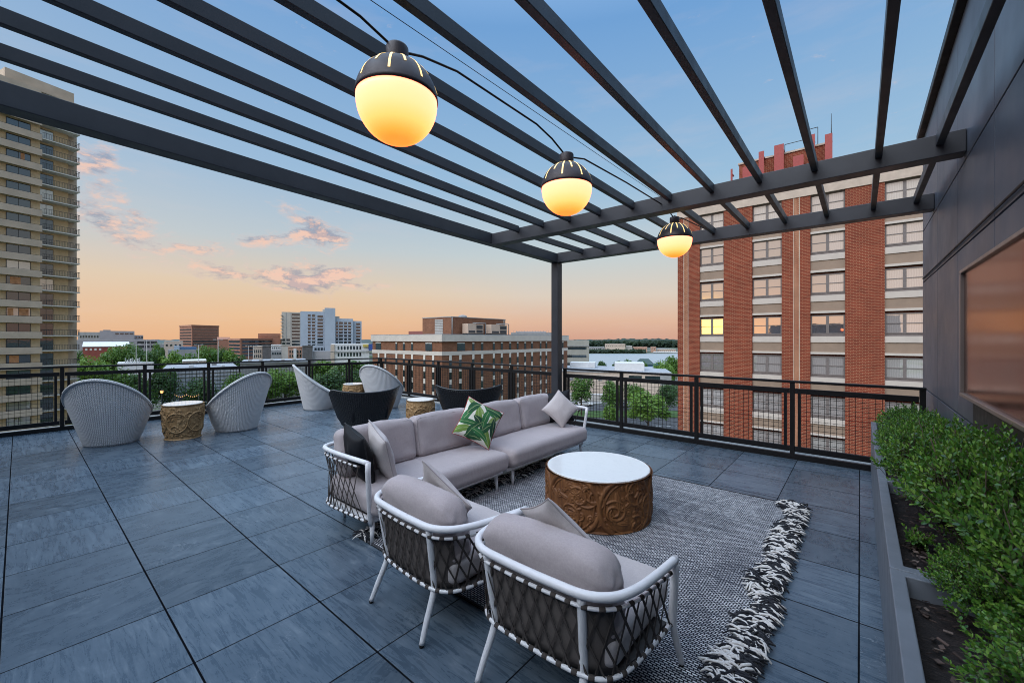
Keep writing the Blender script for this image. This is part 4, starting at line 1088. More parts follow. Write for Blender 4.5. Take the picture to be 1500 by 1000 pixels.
def apt_window(x0, x1, zt, zb, g, openl):
    w = x1-x0; f = MB(); th = 0.10; e = 0.085
    f.box(x0+.01, x1-.01, .17, .27, zb, zb+e); f.box(x0+.01, x1-.01, .17, .27, zt-e, zt)
    f.box(x0+.01, x0+.01+e, .17, .27, zb+e+.001, zt-e-.001); f.box(x1-.01-e, x1-.01, .17, .27, zb+e+.001, zt-e-.001)
    xm = (x0+x1)/2; f.box(xm-.085, xm+.085, .165, .27, zb+e+.001, zt-e-.001)
    zm = (zt+zb)/2
    for xa, xb in ((x0+.01+e+.001, xm-.086),(xm+.086, x1-.011-e)): f.box(xa, xb, .18, .26, zm-.028, zm+.028)
    fo = f.build('window', M_WFRAME, bk)
    for q, (xa, xb) in enumerate(((x0+.01+e+.001, xm-.086),(xm+.086, x1-.011-e))):
        mb = MB(); mb.box(xa, xb, .215, .225, zb+e+.001, zm-.0285); mb.box(xa, xb, .205, .215, zm+.0285, zt-e-.001)
        mb.build('pane', g[q], fo)
for ci, (xa, xb) in enumerate(cols):
    x0, x1 = lx(xa), lx(xb)
    for k in range(-1, 8):
        zl = 9.40-2.94*k-GZ
        if k == -1: zt, zb = 30.05-0.02, 30.05-1.40
        else: zt, zb = zl-.18, zl-1.56
        if k in (0,1): g = [GL[0] if ci < 3 else GL[1], GL[0] if ci < 2 else GL[1]]
        elif k == 2: g = [GL[0], GL[0]] if ci < 3 else [GL[1], GL[1]]
        elif k == 3: g = [GL[3], GL[3]] if ci == 0 else [GL[1], GL[1]] if ci < 3 else [GL[2], GL[2]]
        else: g = [rs.choice([GL[1], GL[2], GL[1], GL[3]])]*2
        apt_window(x0, x1, zt, zb, g, False)
        mb = MB(); mb.box(x0+.004, x1-.004, 0.06, 0.3995, zb-.58, zb-.155); mb.build('stone_sill', M_SILL, bk)
        if zb-1.275 > 0.2:
            mb = MB(); mb.box(x0+.004, x1-.004, 0.12, 0.3995, zb-1.27, zb-.5805); mb.build('spandrel_panel', M_SPAN, bk)
            mb = MB(); mb.box(x0+.004, x1-.004, 0.03, 0.3995, zb-1.43, zb-1.2705); mb.build('lintel', M_SILL, bk)
        mb = MB(); mb.box(x0+.004, x1-.004, 0.20, 0.3990, zb-.1545, zb-.0005); mb.build('sub_sill', M_WFRAME, bk)
# roof plant house with red fins
ph = thing('rooftop_plant_house', 'brick plant house with upright dark red metal fins on the apartment block roof', 'roof structure', (-8.8, 44.0, 31.0+GZ+.002))
mb = MB(); mb.box(0, 6.7, 0, 7, 0, 5.1); mb.build('brick_walls', M_BRICK, ph)
mb = MB(); mb.box(-.08, 6.78, -.08, 7.08, 5.102, 5.25); mb.build('coping', M_LIME, ph)
M_FIN = plain('dark_red_metal_fin', (0.30,0.045,0.038), 0.45, 0.1, 0.12)
for x, w_, h in ((-.55,.16,4.6),(.45,.75,4.5),(1.75,.42,5.55),(2.95,.72,5.75),(4.35,.75,4.4),(5.5,.38,5.9),(6.55,.5,5.6)):
    mb = MB(); mb.box(x, x+w_, -0.85, -0.78, -.2, h); mb.box(x+.02, x+w_-.02, -0.779, -0.06, h-.5, h-.4); mb.build('metal_fin', M_FIN, ph)
mb = MB()
for a, b_ in (((3.6,.4,5.25),(3.6,.4,6.1)),((5.2,.4,5.25),(5.2,.4,6.9)),((6.0,.4,5.25),(6.0,.4,6.9))): mb.tube([a,b_], .03, 6)
mb.tube([(3.6,.4,6.1),(5.2,.4,6.1)], .03, 6); mb.tube([(5.2,.4,6.9),(6.0,.4,6.9)], .03, 6); mb.build('guard_rail', M_STEELB, ph)
mb = MB(); mb.tube([(6.9,1,5.2),(6.9,1,8.0)], [.05,.02], 6); mb.build('antenna_mast', M_STEELB, ph)

# ------------------------------------------------------------------ brown brick office with white bands
OX, OY = -77.3, 65.7
of = thing('brick_office_block', 'long brown brick office with white bands and slit windows, seen corner-on beyond the railing', 'building', (OX, OY, GZ))
M_OBR = brick_material('brown_brick', (0.155,0.060,0.032), (0.20,0.083,0.043), (0.26,0.14,0.09), 0.6, 0.22, 0.03)
M_OWH = plain('cream_fascia', (0.56,0.50,0.44), 0.8, 0, 0.08, 0.4)
LW, RW = 30.5, 56.0
mb = MB(); mb.box(-LW, 0, 0, RW, 0, 18.9); mb.build('brick_walls', M_OBR, of)
def ringband(z0, z1, o):
    mb = MB(); mb.box(-LW-o, o, -o, -0.0005, z0, z1); mb.box(0.0005, o, 0, RW+o, z0, z1); return mb
ringband(18.95, 20.62, .35).build('cornice', M_OWH, of)
mb = MB(); mb.box(-LW-.35, .36, -.36, RW+.35, 20.63, 20.78); mb.build('roof', M_ROOF, of)
ringband(15.55, 16.5, .12).build('white_band', M_OWH, of)
M_CREAMP = plain('cream_panel', (0.66,0.62,0.55), 0.7)
def slit(w_, hgl, hp):
    mb = MB(); mb.box(-w_/2, w_/2, -.06, .0, 0, hgl, 0); mb.box(-w_/2, w_/2, -.07, .0, hgl+.001, hgl+hp, 1); return mb.mesh('slit_window')
sw = slit(.75, 1.75, 1.2); sw2 = slit(.75, 1.7, .35); wide = slit(2.6, 1.8, .2)
for me in (sw, sw2, wide): me.materials.append(M_GD); me.materials.append(M_CREAMP)
M_LITW = plain('warm_lit_blind', (0.7,0.45,0.2), 0.7, emit=(1.0,0.5,0.14), estr=0.25)
def putw(me, x, y, z, rz):
    o = bpy.data.objects.new('window', me); COL.objects.link(o); o.parent = of; o.location = (x,y,z); o.rotation_euler = (0,0,rz)
def yright(u):
    r = (u-CX)/FPX; dxx, dyy = FWD[0]+RGT[0]*r, FWD[1]+RGT[1]*r; return OX/dxx*dyy-OY
def xleft(u):
    r = (u-CX)/FPX; dxx, dyy = FWD[0]+RGT[0]*r, FWD[1]+RGT[1]*r; return OY/dyy*dxx-OX
rc = [yright(u) for u in (659.5,674,693,706,723,734.7,747,758,769,779,791.6,800)]+[49.5,53]
lc = [xleft(u) for u in (555,565,581,592,604,622,635)]
for y in rc:
    for k in range(5): putw(sw, .06, y, 12.60-2.98*k, PI/2)
for x in lc:
    for k in range(5): putw(sw, x, -.06, 12.60-2.98*k, 0)
for y in rc[2:]: putw(sw2, .06, y, 16.62, PI/2)
for x in lc[2:5]: putw(sw2, x, -.06, 16.62, 0)
putw(wide, .06, 6.2, 16.62, PI/2); putw(wide, lc[0]-.2, -.06, 16.62, 0); putw(wide, (lc[5]+lc[6])/2, -.06, 16.62, 0)
mb = MB(); mb.box(.0001, .075, rc[2]-.3, rc[2]+.3, 17.2, 18.3); mb.build('lit_window', M_LITW, of)
pc = at(661, 113); e1_ = at(748, 137); wid = OX
pt = thing('office_plant_house', 'brown brick plant house with louvre standing on the office roof', 'roof structure', (pc[0], pc[1], 2.785))
PWL, PWR = 12.5, 22.5
mb = MB(); mb.box(-PWL, 0, 0, PWR, 0, 4.75); mb.build('brick_walls', M_OBR, pt)
mb = MB(); mb.box(-PWL-.1, .1, -.1, PWR+.1, 4.752, 4.95); mb.build('coping', M_GREYC, pt)
mb = MB()
for k in range(9): mb.box(-6.8, -3.4, -.12, -.01, .2+k*.46, .55+k*.46)
mb.build('louvre', M_CONC, pt)
for x, y in ((.12,.2),(.12,PWR-.8)):
    mb = MB(); mb.tube([(x,y,0),(x,y,4.75)], .12, 6); mb.build('downpipe', M_CONC, pt)
mb = MB(); mb.lathe([(1.3,4.952),(1.3,5.35),(1.1,5.6),(.5,5.8),(.01,5.85)], 20, c=(-4.0,8)); mb.build('roof_vent', M_GREYC, pt)
mb = MB(); mb.box(-22, -PWL-.02, 2, 14, 0, 1.15); mb.build('annex', plain('dull_red_metal', (0.22,0.07,0.055), 0.7), pt)
M_HV = plain('tan_metal_casing', (0.50,0.37,0.28), 0.6, 0.1)
for k, (y0, L, H, lab) in enumerate(((3.2, 6.2, 3.0, 'tan rooftop air handler with dark grille at the near corner of the plant house'), (12.6, 7.2, 3.0, 'tan rooftop air handler with pipes at the far end of the plant house'))):
    h = thing('rooftop_air_handler', lab, 'air handler', (pc[0]+1.0, pc[1]+y0, 2.785), 0, 'air handlers on the office roof')
    mb = MB(); mb.box(0, 2.2, 0, L*.5, .35, H); mb.build('casing', M_HV, h, bevel=.05)
    mb = MB(); mb.box(0.1, 2.1, L*.5+.01, L, .35, H-.1); mb.build('fan_section', M_HV, h, bevel=.05)
    mb = MB(); mb.box(2.101, 2.16, L*.55, L*.94, 1.6, H-.35); mb.box(2.101, 2.16, L*.55, L*.94, .5, 1.3); mb.box(2.201, 2.25, .3, L*.45, .5, 1.1); mb.build('grille', M_STEELB, h)
    mb = MB(); mb.box(.1, 2.1, .2, L-.2, 0, .349); mb.build('base_skid', M_STEELB, h)
    mb = MB(); mb.tube([(1,L*.5,H+.3),(1,L+2,H+.3),(1,L+2,.1)], .14, 8); mb.build('duct_pipe', M_GREYC, h)

# ------------------------------------------------------------------ beige balcony tower on the left
TA = rad(15.5)
tdx, tdy = -math.sin(TA), math.cos(TA)
tw = thing('balcony_tower', 'tall beige apartment tower with stacked balconies at the left edge', 'building', (at(117.5, 84)[0], at(117.5, 84)[1], GZ), PI/2+TA)
# local: x = 0 at the far corner and negative towards the viewer; the face lies at y = 0, outward is -y
M_TB = plain('beige_precast', (0.46,0.365,0.275), 0.85, 0, 0.14, 0.4)
M_TW = plain('cream_brick_wall', (0.60,0.45,0.27), 0.85, 0, 0.12, 1.5)
M_TS = plain('pale_slab_edge', (0.56,0.52,0.46), 0.85)
TPX, TPY = at(117.5, 84)
def tx(u, off=0.0):
    r = (u-CX)/FPX; ex, ey = FWD[0]+RGT[0]*r, FWD[1]+RGT[1]*r
    # TP + d*s = e*t
    qx, qy = TPX-tdy*off, TPY+tdx*off
    det = tdx*(-ey)-tdy*(-ex); return ((-qx)*(-ey)-(-qy)*(-ex))/det
xb0, xw0, xw1 = tx(62), tx(85), tx(99)
XE = -30.0; NF = 23; FH = 2.9; TOPZ = NF*FH
mb = MB(); mb.box(XE, xb0-.01, .9, 18, 0, TOPZ); mb.build('core_wall', M_TW, tw)
mb = MB(); xw1 = tx(100, 1.9); mb.box(xb0-.009, xw1, 1.9, 18, 0, TOPZ); mb.build('balcony_wall', M_TW, tw)
mb = MB(); mb.box(xw1+.001, tx(112.5, 2.6), 2.6, 18, 0, TOPZ); mb.build('side_wall', M_TB, tw)
mb = MB(); mb.box(XE, xb0-.2, -.3, .0, TOPZ-1.2, TOPZ+.25); mb.box(XE, .0, .001, 18, TOPZ+.001, TOPZ+.25); mb.build('roof_slab', M_TB, tw)
mb = MB(); mb.box(tx(14), -.15, 2.2, 14, TOPZ+.252, TOPZ+3.0); mb.build('penthouse_storey', M_TB, tw)
rt = random.Random(8)
wdef = []
xs_ = [xb0-1.35-2.9, xb0-1.35-2.9-4.6, xb0-1.35-2.9-9.2, xb0-1.35-2.9-13.8]
mwin = {}
for nm, mt in (('dark', M_GD), ('blind', M_GB)):
    mb = MB(); mb.box(0, 1.42, -.07, 0, 0, 1.5, 0); mb.box(1.48, 2.9, -.07, 0, 0, 1.5, 0); mb.box(-.07, 2.97, -.05, 0, -.07, 0, 1); mb.box(-.07,2.97,-.05,0,1.5,1.57,1); mb.box(1.42,1.48,-.09,0,0,1.5,1); mb.box(-.07,0,-.09,0,0,1.5,1); mb.box(2.9,2.97,-.09,0,0,1.5,1)
    me = mb.mesh('band_window'); me.materials.append(mt); me.materials.append(M_STEELB); mwin[nm] = me
bw_ = xw0-xb0-.25
bwin = {}
for nm, mt in (('dark', M_GD), ('blind', M_GB)):
    mb = MB(); mb.box(0, bw_/2-.03, -.07, 0, 0, 2.2, 0); mb.box(bw_/2+.03, bw_, -.07, 0, 0, 2.2, 0); mb.box(bw_/2-.03,bw_/2+.03,-.09,0,0,2.2,1); mb.box(-.06,0,-.09,0,0,2.26,1); mb.box(bw_,bw_+.06,-.09,0,0,2.26,1); mb.box(0,bw_,-.09,0,2.2,2.26,1)
    me = mb.mesh('balcony_door'); me.materials.append(mt); me.materials.append(M_STEELB); bwin[nm] = me
mb = MB(); L_ = -xb0
for k in range(24):
    x = xb0+.1+(L_-.15)*k/23; mb.box(x-.018, x+.018, .02, .05, .06, 1.02)
mb.box(xb0+.02, -.02, .01, .06, 1.02, 1.08); mb.box(xb0+.02, -.02, .02, .05, .03, .06)
for k in range(7):
    y = .1+2.3*k/6; mb.box(-.05, -.02, y-.018, y+.018, .06, 1.02)
mb.box(-.06, -.01, .061, 2.5, 1.02, 1.08)
rail_me = mb.mesh('balcony_rail'); rail_me.materials.append(M_STEELB)
M_WARM = plain('lamp_lit_room', (0.30,0.17,0.09), 0.7, emit=(1.0,0.42,0.13), estr=0.05, var=.5, vscale=1.5)
def inst(nm, me, par, x, y, z):
    o = bpy.data.objects.new(nm, me); COL.objects.link(o); o.parent = par; o.location = (x,y,z); return o
for f in range(1, NF):
    z = f*FH
    mb = MB(); mb.box(XE, xb0, -.02, .14, z-.62, z+.62); mb.box(XE, xb0, .1401, .899, z-.35, z-.17); mb.build('parapet_band', M_TB, tw, bevel=.02)
    mb = MB(); mb.tube([(XE, .06, z+.70),(xb0-.05, .06, z+.70)], .028, 5); mb.build('parapet_handrail', M_STEELB, tw)
    mb = MB(); mb.box(xb0+.002, 0, 0, 2.598, z-.17, z+.02); mb.build('balcony_slab', M_TS, tw)
    inst('balcony_rail', rail_me, tw, 0, 0, z+.02)
    inst('balcony_door', bwin['dark' if rt.random() < .8 else 'blind'], tw, xb0+.12, 1.899, z+.05)
    for x in xs_: inst('band_window', mwin['dark' if rt.random() < .85 else 'blind'], tw, x, .899, z+.62)
for (x, f, w_) in ((xs_[0]+1.5, 8, 1.2),(xs_[0]+.1, 8, .7),(xs_[0]+.4, 10, 1.3),(xs_[0]+.3, 5, 1.2),(xs_[0]+1.7,18,.5)):
    mb = MB(); mb.box(x, x+w_, .80, .826, f*FH+.7, f*FH+2.05); mb.build('lit_window', M_WARM, tw)

# ------------------------------------------------------------------ far buildings, each turned to face the terrace
class Site:
    def __init__(s, name, label, cat, u, d, base=GZ, group=None):
        s.u, s.d = u, d; x, y = at(u, d); ray = Vector((x, y)); s.rz = math.atan2(y, x)-PI/2
        s.t = thing(name, label, cat, (x, y, base), s.rz, group); s.base = base; s.P = Vector((x, y)); s.R = Vector((math.cos(s.rz), math.sin(s.rz)))
    def X(s, u):
        ex, ey = at(u, 1.0); det = s.R.x*(-ey)-s.R.y*(-ex); return ((-s.P.x)*(-ey)-(-s.P.y)*(-ex))/det
    def Z(s, v): return hz(v, s.d)-s.base
    def block(s, nm, u0, u1, vt, vb, mat, y0=0, dep=12, bev=0):
        mb = MB(); zb = 0 if vb is None else s.Z(vb); mb.box(s.X(u0), s.X(u1), y0, y0+dep, zb, s.Z(vt)); return mb.build(nm, mat, s.t)
    def win(s, u0, u1, v0, v1, mat=None, y=0, nm='window', par=None):
        mb = MB(); mb.box(s.X(u0), s.X(u1), y-.12, y-.002, s.Z(v1), s.Z(v0)); o = mb.build(nm, mat or M_GD, s.t); return o
    def grid(s, u0, u1, nu, v0, v1, nv, fu=.6, fv=.55, mat=None, y=0):
        me = None
        for j in range(nv):
            for i in range(nu):
                du, dv = (u1-u0)/nu, (v1-v0)/nv; uc, vc = u0+du*(i+.5), v0+dv*(j+.5)
                s.win(uc-du*fu/2, uc+du*fu/2, vc-dv*fv/2, vc+dv*fv/2, mat, y)
    def ledge(s, u0, u1, v, mat, y=0, th=.5):
        mb = MB(); z = s.Z(v); mb.box(s.X(u0), s.X(u1), y-.35, y-.003, z-th/2, z+th/2); mb.build('floor_band', mat, s.t)

M_APT = plain('blue_grey_render', (0.36,0.41,0.47), 0.8, 0, 0.08, 0.1); M_APT2 = plain('warm_grey_render', (0.46,0.42,0.36), 0.8, 0, 0.08, 0.1)
a = Site('apartment_highrise', 'pale blue-grey high-rise apartments with a blank taller core, in the distance', 'building', 470, 380)
a.block('west_wing', 412.5, 440, 458, None, M_APT2, 0, 22); a.block('wing_wall', 440.05, 475.5, 456.5, None, M_APT, -1, 22)
a.block('blank_core', 475.6, 491, 451, None, M_APT, -4, 22); a.block('step_core', 472.5, 475.5, 452.5, 457.5, M_APT2, 3, 10)
a.block('east_wing', 491.1, 517, 466, None, M_APT, -1, 22); a.block('east_end', 517.1, 530, 469, None, M_APT, 2, 20); a.block('plant_room', 491.2, 497.5, 462.5, 466, M_APT2, 2, 8)
for (u0, u1, v0, y) in ((427.5,439,460,0),(451,455,461,-1),(457,461.5,461,-1),(465,473,462,-1),(492,495,471,-1),(496.5,502,471,-1),(504,508,471,-1),(510,514,471,-1),(522,528,472,2),(413.5,418,496,0),(419.5,425,496,0)):
    a.win(u0, u1, v0, 505.5, M_GD, y, 'window_column')
    k = v0+3.0
    while k < 505:
        a.ledge(u0-.3, u1+.3, k+1.2, M_APT if u0 > 440 else M_APT2, y-.02, .9); k += 4.75
for k in range(8): a.block('corner_balcony', 411.2, 414, 462.5+k*4.75, 463.6+k*4.75, M_APT2, -2, 6)
for uu in (419.4, 426.3): a.win(uu-.5, uu+.3, 459, 496, M_GREYC, 0, 'recess')
a.grid(460, 478, 4, 508, 514, 1, .7, .6, None, -1)

M_TERRA = plain('terracotta_precast', (0.33,0.15,0.095), 0.8, 0, 0.1, 0.2); M_TERRAL = plain('pale_terracotta', (0.40,0.20,0.13), 0.8, 0, 0.1, 0.2)
def banded(name, label, corner_u, d, left, right, vtop, bands, hb, group=None, m1=M_TERRAL, m2=M_TERRA, base=GZ):
    cx_, cy_ = at(corner_u, d); t = thing(name, label, 'building', (cx_, cy_, base), 0)
    lx_, ly_ = at(*left); rx_, ry_ = at(*right); L = Vector((lx_-cx_, ly_-cy_)); Rr = Vector((rx_-cx_, ry_-cy_)); H = hz(vtop, d)-base
    mb = MB(); mb.prism([(0,0), tuple(Rr), tuple(Rr+L), tuple(L)], 0, H, 0); mb.build('walls', m2, t)
    for (V, m) in ((L, m1), (Rr, m2)):
        nn = Vector((V.y, -V.x)).normalized()
        if nn.dot(Vector((cx_, cy_))) > 0: nn = -nn
        def strip(z0, z1, o, mt, nm, f0=.02, f1=.98):
            p, q = V*f0, V*f1; b = MB(); vv = []
            for z in (z0, z1):
                for w in (p, q, q+nn*o, p+nn*o): vv.append((w.x, w.y, z))
            if nn.cross(V) > 0: vv = [vv[i] for i in (3,2,1,0,7,6,5,4)]
            b.hexa(vv); b.build(nm, mt, t)
        for v in bands: z = hz(v, d)-base; strip(z-hb/2, z+hb/2, .15, M_GD, 'window_band', .04, .96)
        strip(H-1.2, H+.3, .5, m, 'parapet', -.005, 1.005)
    return t
banded('banded_office', 'terracotta office cube with dark window bands standing alone on the skyline', 281, 420, (263, 440), (320.5, 450), 476, (482.5, 487, 491.3, 495.6, 500, 504), 1.5)
banded('banded_office', 'long low terracotta office with window bands, left of the high-rise apartments', 352, 330, (335, 345), (414, 380), 496, (500.5, 505.5, 510.5, 515.5, 520.5), 1.6)
s = Site('rooftop_block', 'terracotta block stepping up on the long low office', 'building', 394, 365); s.block('walls', 378, 411, 488.5, None, M_TERRA, 0, 20); s.ledge(378, 411, 491.5, M_TERRAL, 0, .8)
s = Site('brick_house_row', 'small red gabled block between the two terracotta offices', 'building', 327, 400); s.block('walls', 318, 337, 497, None, M_TERRA, 0, 15)
mb = MB(); mb.add([(s.X(318),-.3,s.Z(497)),(s.X(337),-.3,s.Z(497)),(s.X(337),7,s.Z(493.5)),(s.X(318),7,s.Z(493.5)),(s.X(337),15,s.Z(497)),(s.X(318),15,s.Z(497))],[(0,1,2,3),(3,2,4,5),(0,3,5),(1,4,2)]); mb.build('roof', M_TERRA, s.t)
M_LILAC = plain('lilac_grey_concrete', (0.36,0.33,0.33), 0.85, 0, 0.1, 0.2)
s = Site('grey_office', 'stepped lilac-grey office block right of the balcony tower, in the distance', 'building', 160, 330)
s.block('walls', 146, 197, 484.5, None, M_LILAC, 0, 25); s.block('west_wing', 114, 145.9, 486.5, None, M_CONC, 0, 25); s.block('east_step', 197.1, 210, 490.5, None, M_LILAC, 1, 20); s.block('roof_room', 151, 162, 483, 484.4, M_GREYC, 3, 8)
s.grid(116, 145, 7, 490, 496, 1, .6, .5); s.grid(168, 196, 4, 486.5, 490.5, 1, .75, .5); s.grid(198, 210, 3, 492, 496, 1, .6, .6)
s = Site('parking_deck', 'grey parking deck with dark open levels behind the left trees', 'building', 175, 290)
s.block('walls', 113, 231, 497.5, None, M_LILAC, 0, 30)
for v in (501.5, 508): s.win(201, 230, v-1.7, v+1.7, M_STEELB, 0, 'open_level'); s.win(150, 196, v-1.7, v+1.7, M_GREYC, 0, 'infill_panel')
for u in (212, 220): s.block('column', u-.7, u+.7, 498, 516, M_LILAC, -.3, .29)
s = Site('brick_house_row', 'low red brick row with pale sloping roof among the left trees', 'building', 150, 235)
s.block('walls', 121, 190, 507.5, None, plain('red_brick_row', (0.28,0.07,0.05), 0.85, 0, .15, .5), 0, 14); s.grid(123, 150, 4, 509, 514, 1, .5, .6, M_CREAMP)
mb = MB(); mb.add([(s.X(120.5),-.4,s.Z(507.5)),(s.X(190.5),-.4,s.Z(507.5)),(s.X(190.5),14,s.Z(501)),(s.X(120.5),14,s.Z(501))],[(0,1,2,3)]); mb.build('roof', M_WHITEB, s.t, solid=.3)
s = Site('concrete_block', 'plain tan block behind the left trees', 'building', 253, 300); s.block('walls', 240, 268, 499.5, None, M_PINKB, 0, 15); s.block('step', 230, 239.9, 504, None, M_GREYC, 0, 14); s.grid(241, 267, 4, 503, 508, 1, .45, .5)
s = Site('blue_roof_building', 'low building with blue glazed clerestory behind the left trees', 'building', 268, 250); s.block('walls', 246, 292, 512, None, M_GREYC, 0, 15); s.block('clerestory', 257, 288, 508, 512, plain('blue_glazing', (0.07,0.15,0.27), 0.3), 1, 6); s.block('end_bay', 255, 263, 506.5, 512, plain('pale_blue_panel', (0.35,0.42,0.5), .6), .5, 5)
M_BRN = plain('dark_stone', (0.10,0.095,0.095), 0.85, 0, .2, .6); M_SALM = plain('salmon_brick', (0.42,0.25,0.18), 0.85, 0, .12, .6)
for (lab, u0, u1, vt, mat, gv) in (('beige townhouse with tall pale windows, first of the row below the high-rise', 370.5, 384.3, 508, M_PINKB, (511,525)),
        ('dark townhouse between beige and grey neighbours in the distant row', 384.6, 396.8, 507.5, M_BRN, None),
        ('pale grey townhouse with two dark square windows in the distant row', 397.1, 412.3, 506, M_WHITEB, (507.5,511.5)),
        ('salmon brick townhouse with white centre bay in the distant row', 422, 442.8, 509, M_SALM, (512,524)),
        ('dark stone townhouse right of the salmon brick one', 443, 458, 507.3, M_BRN, None)):
    s = Site('townhouse', lab, 'townhouse', (u0+u1)/2, 240, group='distant townhouses below the high-rise')
    s.block('walls', u0, u1, vt, None, mat, 0, 12); s.block('parapet', u0-.2, u1+.2, vt-1.2, vt-.02, mat, -.3, 12.3)
    if gv: s.grid(u0+1, u1-1, 5 if u1-u0 > 14.5 else 4, gv[0], gv[1], 2 if gv[1]-gv[0] > 6 else 1, .45, .62, M_GD)
    if 'salmon' in lab: s.block('white_bay', 430, 434.2, 510.5, 525, M_WHITEB, -.8, .75)
    if 'pale grey' in lab: s.block('lower_storey', 396.9, 412.4, 512.5, 526, M_GREYC, -.7, .65); s.grid(398, 412, 4, 515, 520, 1, .6, .6, None, -.72)
s = Site('stone_wall', 'long blank grey stone wall right of the townhouses', 'wall', 471, 245); s.block('walls', 458.2, 485, 514, None, M_LILAC, 0, 1.2)
s = Site('white_terrace_block', 'low white two-storey block with rows of dark windows below the high-rise', 'building', 512, 225)
s.block('walls', 484.5, 541, 503.5, None, M_WHITEB, 0, 14); s.block('side_bay', 484.2, 490, 504.5, None, M_PINKB, -.6, .59)
s.grid(493.5, 530, 8, 506, 512.5, 1, .55, .8); s.grid(493.5, 530, 8, 516, 522, 1, .55, .85); s.ledge(484, 545, 514.6, M_GREYC, -.4, .35)
s.block('yellow_bay', 532, 539.5, 504.2, 508, plain('yellow_sheeting', (0.55,0.42,0.10), .7), -.9, .85); s.block('blue_tarp', 539.8, 546, 503.8, 513, plain('blue_tarpaulin', (0.03,0.08,0.30), .5), -1.2, 1.1)
s = Site('rooftop_block', 'flat grey roof block behind the brown brick office', 'building', 780, 190); s.block('walls', 748.5, 812, 487, None, M_GREYC, 0, 20); s.block('roof_room', 755, 800, 485, 486.9, M_LILAC, 4, 10)
for k in range(14): s.win(752+k*4, 752.5+k*4, 484, 487, M_GREYC, 3, 'vent_pipe')
s = Site('concrete_office', 'grey concrete office with ribbon windows right of the pergola post', 'building', 845, 185)
s.block('walls', 822, 863, 498.5, None, plain('olive_grey_concrete', (0.30,0.29,0.25), .85, 0, .1, .3), 0, 22); s.ledge(822, 863.2, 506.5, M_GREYC, 0, .25)
for v in (509.8, 521.5, 533): s.win(824, 859, v-1.7, v+1.7, M_GD, 0, 'ribbon_window')
s = Site('low_warehouse', 'long low beige building with flat grey roof below the river, right of the post', 'building', 905, 135)
s.block('walls', 815, 983, 545.5, None, M_PINKB, 0, 26); s.block('roof', 814.5, 983.5, 543.8, 545.45, M_ROOF, -.3, 26.5)
s.block('roof_plant_room', 900, 945, 532.5, 543.7, M_WHITEB, 4, 9); s.block('side_plant_room', 828, 868, 535, 543.7, M_WHITEB, 14, 6)
for (u0, u1) in ((921,940),(945,967)): s.win(u0, u1, 549.5, 556, M_GD, 0, 'window')
s.grid(830, 900, 5, 553, 560, 1, .4, .5, M_GREYC); s.block('end_bay', 967, 983.2, 547, 562, M_GREYC, -.5, .45)
s = Site('blue_house', 'blue house with dark green pitched roof near the river', 'house', 950, 215)
s.block('walls', 931, 967, 533.5, None, plain('blue_clapboard', (0.045,0.14,0.25), .7, 0, .1, 1), 0, 12)
mb = MB(); mb.add([(s.X(929),-.6,s.Z(534)),(s.X(958),-.6,s.Z(534)),(s.X(950),6,s.Z(526)),(s.X(937),6,s.Z(526)),(s.X(958),13,s.Z(534)),(s.X(929),13,s.Z(534))],[(0,1,2,3),(3,2,4,5),(0,3,5),(1,4,2)]); mb.build('roof', plain('dark_green_roof', (0.045,0.075,0.07), .8), s.t)
s.grid(957, 967, 3, 534.5, 539, 1, .35, .7, M_CREAMP)
# far shore
for (lab, u0, u1, vt, vb, mat) in (('large beige block on the far river bank', 886, 916, 504, None, M_PINKB), ('low tan block left of the large beige one on the far bank', 862, 885.5, 508.5, None, M_GREYC),
        ('small pale block right of the large beige one on the far bank', 917, 926, 507, None, M_CONC), ('row of tan houses on the far bank', 927, 948, 508.5, None, M_SALM),
        ('small pink house on the far bank', 953, 961, 508.5, None, M_SALM), ('tan shed at the right end of the far bank', 962, 990, 512, None, M_PINKB)):
    s = Site('waterside_building', lab, 'building', (u0+u1)/2, 600, group='far bank buildings'); s.block('walls', u0, u1, vt, None, mat, 0, 18); s.block('parapet', u0-.1, u1+.1, vt-.5, vt-.01, mat, -.4, 18.6)
    s.grid(u0+.5, u1-.5, max(2, int((u1-u0)/3)), vt+1, vt+4, 1, .3, .4)
s = Site('boat_dock', 'pale flat dock roof along the far bank', 'dock', 975, 560); s.block('roof', 957, 1000, 515.3, 516.4, M_WHITEB, 0, 10)
for k in range(9): s.block('pile', 958+k*5, 958.5+k*5, 516.41, None, M_STEELB, 1, 1)
# white hall below the left railing and friends
s = Site('white_hall', 'white flat-roofed hall with gridded wall behind the left railing mesh', 'building', 290, 112)
s.block('walls', 236, 350, 541.5, None, plain('white_metal_panel', (0.55,0.57,0.62), .5, .1, .06, .5), 0, 34); s.block('roof', 235.6, 350.4, 540.2, 541.45, M_ROOF, -.3, 34.6)
for k in range(7): s.ledge(236, 350, 546+k*5.5, M_GREYC, 0, .12)
for k in range(14): s.win(239+k*8.2, 239.4+k*8.2, 542, 588, M_GREYC, 0, 'panel_joint')
s.block('roof_unit', 276, 283, 536.5, 540.1, M_WHITEB, 9, 3); s.block('roof_unit', 312, 320, 535, 540.1, M_GREYC, 14, 3); s.block('roof_unit', 326, 331, 537, 540.1, M_WHITEB, 6, 2)
s.win(300, 318, 577, 588, M_BRN, 0, 'awning'); s.win(262, 290, 578, 592, M_BRN, 0, 'shop_front')
s = Site('pink_workshop', 'small pinkish workshop with pale roof behind the white hall', 'building', 285, 165); s.block('walls', 267, 302, 529, None, M_PINKB, 0, 14); s.block('roof', 266.6, 302.4, 527.8, 528.95, M_WHITEB, -.3, 14.6)
s.grid(270, 300, 8, 532, 537, 1, .25, .8, M_TERRAL)
